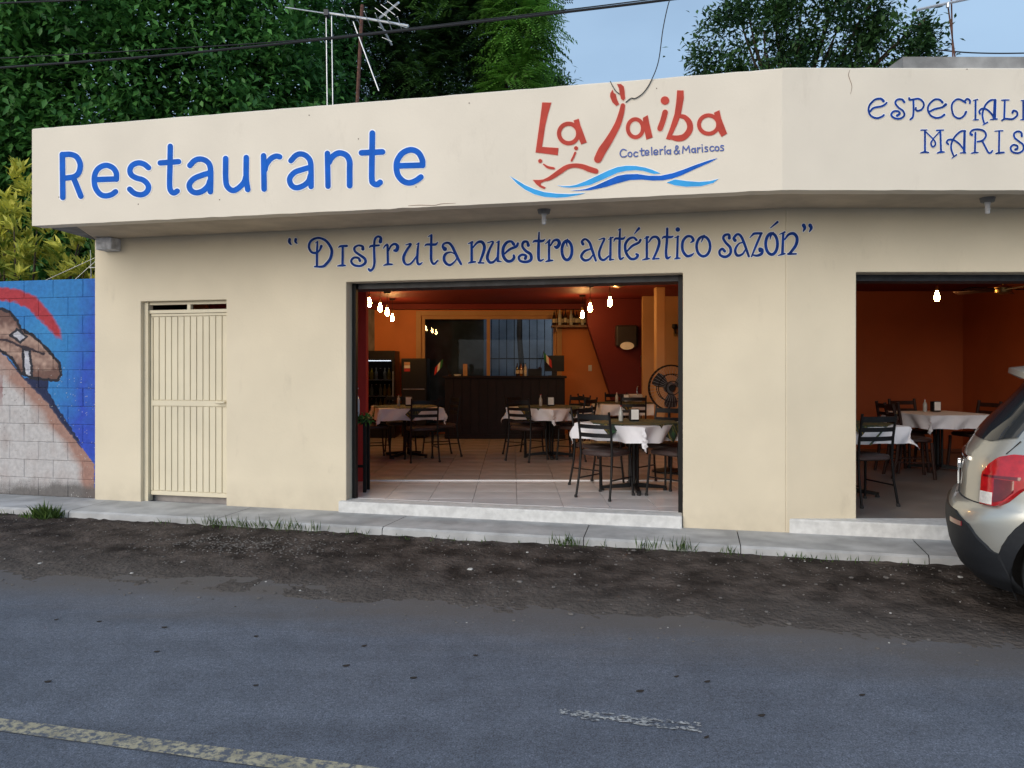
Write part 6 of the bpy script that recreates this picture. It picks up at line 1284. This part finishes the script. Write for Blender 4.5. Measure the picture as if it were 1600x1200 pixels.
for (x, y, dx, dy, Y) in ((617, 10, 12, 14, 9.45), (608, 16, 13, 15, 9.5), (600, 22, 14, 16, 9.6), (606, 62, 9, 6, 10.0), (600, 46, 9, 7, 9.9)): obj('element', MB().tube(seg(x - dx, y - dy * 0.6, Y, x + dx * 0.7, y + dy * 0.5, Y), 0.004, 5), 'aluminium', an)
for k in range(6): obj('element', MB().tube([P(540 + k * 17, 24.5 + k * 2.8, 9.9 - k * 0.05) + Vector((0, -0.22, 0)), P(540 + k * 17, 24.5 + k * 2.8, 9.9 - k * 0.05) + Vector((0, 0.22, 0))], 0.005, 5), 'aluminium', an)
obj('element', MB().tube(seg(605, 33, 9.7, 648, 48, 9.5), 0.005, 5), 'aluminium', an)
rp_ = thing('rusty_pole', 'rusty leaning steel pole behind the television antenna', 'pole', tuple(P(547, 150, 11.5))); p, q = P(546, 150, 11.5), P(566, 8, 11.5); p.z = 3.165; rp_.location.z = 3.16
obj('shaft', MB().tube([p, q], 0.028, 8), 'rust', rp_); st_ = P(592, 142, 11.2); obj('stay', MB().tube([P(552, 34, 11.5), st_], 0.010, 5), 'steel', rp_)
a2 = thing('tv_antenna', 'white boom television antenna on the set-back concrete roof', 'antenna', (P(1490, 88, 13.3).x, 13.3, b.z + 0.02))
for s0, s1 in ((1489, 1486.5), (1493.5, 1481)):
    p, q = P(s0, 88, 13.3), P(s1, -2 if s0 < 1490 else 8, 13.3); p.z = b.z + 0.021; obj('mast', MB().tube([p, q], 0.014, 6), 'rust', a2)
obj('boom', MB().tube(seg(1432, 15.5, 13.2, 1522, -4, 13.2), 0.026, 8), 'aluminium', a2); obj('clamp', MB().lathe([(0.03, -0.04), (0.03, 0.04)], tuple(P(1481, 8, 13.2)), 8), 'aluminium', a2)
def cable(pts, r, label, name='power_cable', group=None):
    o = obj(name, MB().tube(pts, r, 6), 'cable', smooth=True); tag(rebase(o), label, 'cable', group); return o
def cpath(keys, n=14):                 # keys: (px, py, v) on planes parallel to the street
    ks = [on_v(*k) for k in keys]; out = []
    s = smooth_pts([tuple(k) for k in ks], n); return [Vector(q) for q in s]
cable(cpath([(-300, 128, -0.9), (0, 106, -0.9), (250, 87, -0.9), (500, 62, -0.9), (760, 33, -0.9), (1040, 0, -0.9), (1400, -48, -0.9)]), 0.0105, 'thick black power cable sagging in front of the trees', group=None)
cable(cpath([(-300, 106, -0.75), (0, 91, -0.75), (250, 77, -0.75), (480, 61.5, -0.75), (760, 30, -0.75), (1040, -4, -0.75), (1400, -54, -0.75)]), 0.005, 'thin upper wire running close above the thick power cable')
cable(cpath([(-300, 20, -1.2), (0, 5, -1.2), (140, -1, -1.2), (500, -22, -1.2)]), 0.008, 'black wire crossing the top corner of the broadleaf tree')
fo = lambda px, py, o: on_fascia(px, py, o)
cable([Vector(q) for q in smooth_pts([tuple(on_v(1052, -8, -0.92)), tuple(fo(1045, 4, 0.10)), tuple(fo(1036, 45, 0.07)), tuple(fo(1029, 95, 0.04)), tuple(fo(1018, 125, 0.012)), tuple(fo(1006, 144, 0.010)), tuple(fo(993, 153.5, 0.010)), tuple(fo(986, 153.5, 0.010)), tuple(fo(977.5, 160, 0.008))], 6)], 0.004, 'thin drop wire hanging from the cable onto the red name', 'drop_wire')
cable([Vector(q) for q in smooth_pts([tuple(fo(953.5, 127, -0.01)), tuple(fo(957, 134, 0.012)), tuple(fo(962, 142, 0.012)), tuple(fo(968, 147, 0.010))], 6)], 0.0035, 'short loose wire end on the fascia edge over the red claw', 'loose_wire')
cable([Vector(q) for q in smooth_pts([tuple(P(1465, 78, 14)), tuple(P(1520, 82.5, 14)), tuple(P(1600, 83, 14)), tuple(P(1750, 78, 14))], 8)], 0.012, 'dark cable above the set-back concrete roof')

# ------------------------------------------------------------------ verge details
def ground_z(u, v):
    t = (-0.60 - v) / 1.75; prof = 0.055 * (1 - t) if t < 1 else -0.030 * (t - 1) * 2
    h = prof + 0.014 * nse(u * 0.8, v * 2.2) + 0.013 * nse(u * 3.1, v * 4.5, 3) + 0.012 * nse(u * 10, v * 10, 7) * min(1, 1.6 - t)
    return max(0.0, h - (0.012 * (t - 0.75) if t > 0.75 else 0))
def pebble(mb, u, v, r, mi=0, flat=0.6):
    c = S(u, v, ground_z(u, v) + r * flat * 0.35); q0 = RNG.uniform(0, 6.28); vs = []
    for z, rr in ((-0.5, 0.6), (0.0, 1.0), (0.55, 0.65)):
        for k in range(6):
            q = q0 + k * math.pi / 3; g = r * rr * RNG.uniform(0.75, 1.2); vs.append((c.x + g * math.cos(q), c.y + g * math.sin(q), c.z + z * r * flat * 1.1))
    mb.add(vs, [(j * 6 + k, j * 6 + (k + 1) % 6, (j + 1) * 6 + (k + 1) % 6, (j + 1) * 6 + k) for j in range(2) for k in range(6)] + [(5, 4, 3, 2, 1, 0), (12, 13, 14, 15, 16, 17)], mi)
mb = MB()
for k in range(2600):
    u = RNG.uniform(-9.5, 4.5); v = -0.68 - 2.0 * RNG.random() ** 1.3; pebble(mb, u, v, float(RNG.choice([0.004, 0.006, 0.009, 0.014], p=[0.45, 0.35, 0.15, 0.05])), int(RNG.random() < 0.035))
for k in range(500):
    u = RNG.normal(-4.6, 0.45); v = RNG.normal(-1.25, 0.16); pebble(mb, u, min(v, -0.7), RNG.uniform(0.005, 0.013))
tag(obj('gravel', mb, ['stone', 'litter']), 'scattered pebbles and pale grit on the dirt verge', 'gravel', kind='stuff')
for k, (px, py) in enumerate(((962, 884), (1005, 862), (990, 866), (892, 953), (1152, 862), (1330, 905), (1500, 906), (735, 889), (62, 877), (1232, 968), (1385, 905), (812, 906))):
    g = PZ(px, py, 0.03); u, v = to_uv(g.x, g.y); mb = MB(); pebble(mb, u, v, 0.016 + 0.012 * ((k * 5) % 4) / 4, flat=0.5)
    tag(rebase(obj('stone', mb, 'litter' if k in (7, 8, 6) else 'stone')), 'loose pale stone lying on the dirt verge', 'stone', 'loose stones on the verge')
for k, (px, py) in enumerate(((88, 969), (155, 972), (257, 981), (400, 995), (75, 1066), (400, 1072), (569, 1010), (541, 1041), (743, 1025), (646, 1060), (1057, 1058), (1105, 1066), (1000, 1081), (1347, 1087), (1190, 1119), (1104, 1153), (245, 1019))):
    g = PZ(px, py, 0.0); u, v = to_uv(g.x, g.y); l = 0.013 + 0.009 * ((k * 7) % 5) / 5; q = RNG.uniform(-0.5, 0.5); mb = MB(); c_, s_ = math.cos(q), math.sin(q); vs = []
    for (a, w, h) in ((-1, 0.05, 0.002), (-0.4, 0.45, 0.001), (0.3, 0.5, 0.002), (1, 0.08, 0.004)):
        for s in (-1, 1): vs.append((g.x + l * a * c_ - l * w * s * s_, g.y + l * a * s_ + l * w * s * c_, 0.003 + h + (0.0015 if s > 0 else 0)))
    nb = len(vs); vs += [(x, y, z - 0.002) for x, y, z in vs]
    fs = [(2 * i, 2 * i + 2, 2 * i + 3, 2 * i + 1) for i in range(3)] + [(nb + 2 * i + 1, nb + 2 * i + 3, nb + 2 * i + 2, nb + 2 * i) for i in range(3)]; mb.add(vs, fs)
    tag(rebase(obj('fallen_leaf', mb, 'dry_leaf')), 'small dark dry leaf lying on the asphalt', 'leaf', 'dry leaves on the road')
# grass along the kerb and the bushy weed in front of the mural
def blades(spots, hmin, hmax, wd, lean):
    c, d, l = [], [], []
    for (u, v, n, sp, hs) in spots:
        for k in range(n):
            uu, vv = u + RNG.normal() * sp, v + RNG.normal() * 0.03
            if vv > VK - 0.02: vv = VK - 0.02
            c.append(S(uu, vv, ground_z(uu, vv) - 0.004)); q = RNG.uniform(0, 6.28); ln = RNG.uniform(0.1, lean); d.append((math.cos(q) * ln, math.sin(q) * ln, 1.0)); l.append(RNG.uniform(hmin, hmax) * hs)
    n = len(c); V, Fc = leaf_mesh(np.array(c), np.array(d), unit(n) + np.array([0, 1.0, 0]), np.array(l), np.full(n, wd)); return V, Fc, RNG.uniform(0, 1, n)
def uk(px): return u_px(px, VK - 0.05)
sp = [(uk(px), VK - 0.06, n, s, h) for px, n, s, h in ((330, 26, 0.12, 1.0), (380, 40, 0.16, 1.0), (430, 46, 0.16, 1.1), (480, 22, 0.14, 1.0), (262, 10, 0.15, 0.7), (545, 14, 0.2, 0.6), (650, 14, 0.25, 0.5), (760, 14, 0.25, 0.5), (885, 46, 0.07, 1.0), (1005, 26, 0.06, 1.0), (1063, 30, 0.05, 1.1), (1140, 12, 0.06, 0.8), (940, 12, 0.15, 0.6), (1240, 26, 0.25, 0.5), (1330, 26, 0.25, 0.5), (20, 10, 0.2, 0.6))]
V, Fc, T = blades(sp, 0.05, 0.15, 0.007, 0.7); tag(leaf_obj('grass', V, Fc, T, 'grass_blade'), 'thin grass blades growing along the foot of the kerb', 'grass', kind='stuff')
wu = uk(75); V, Fc, T = blades([(wu, VK - 0.08, 190, 0.085, 1.0), (wu + 0.02, VK - 0.1, 26, 0.03, 1.5), (wu - 0.14, VK - 0.1, 50, 0.06, 0.5)], 0.06, 0.17, 0.016, 1.1)
tag(rebase(leaf_obj('weed_clump', V, Fc, T, 'grass_blade')), 'bushy green weed at the kerb in front of the mural wall', 'weed')
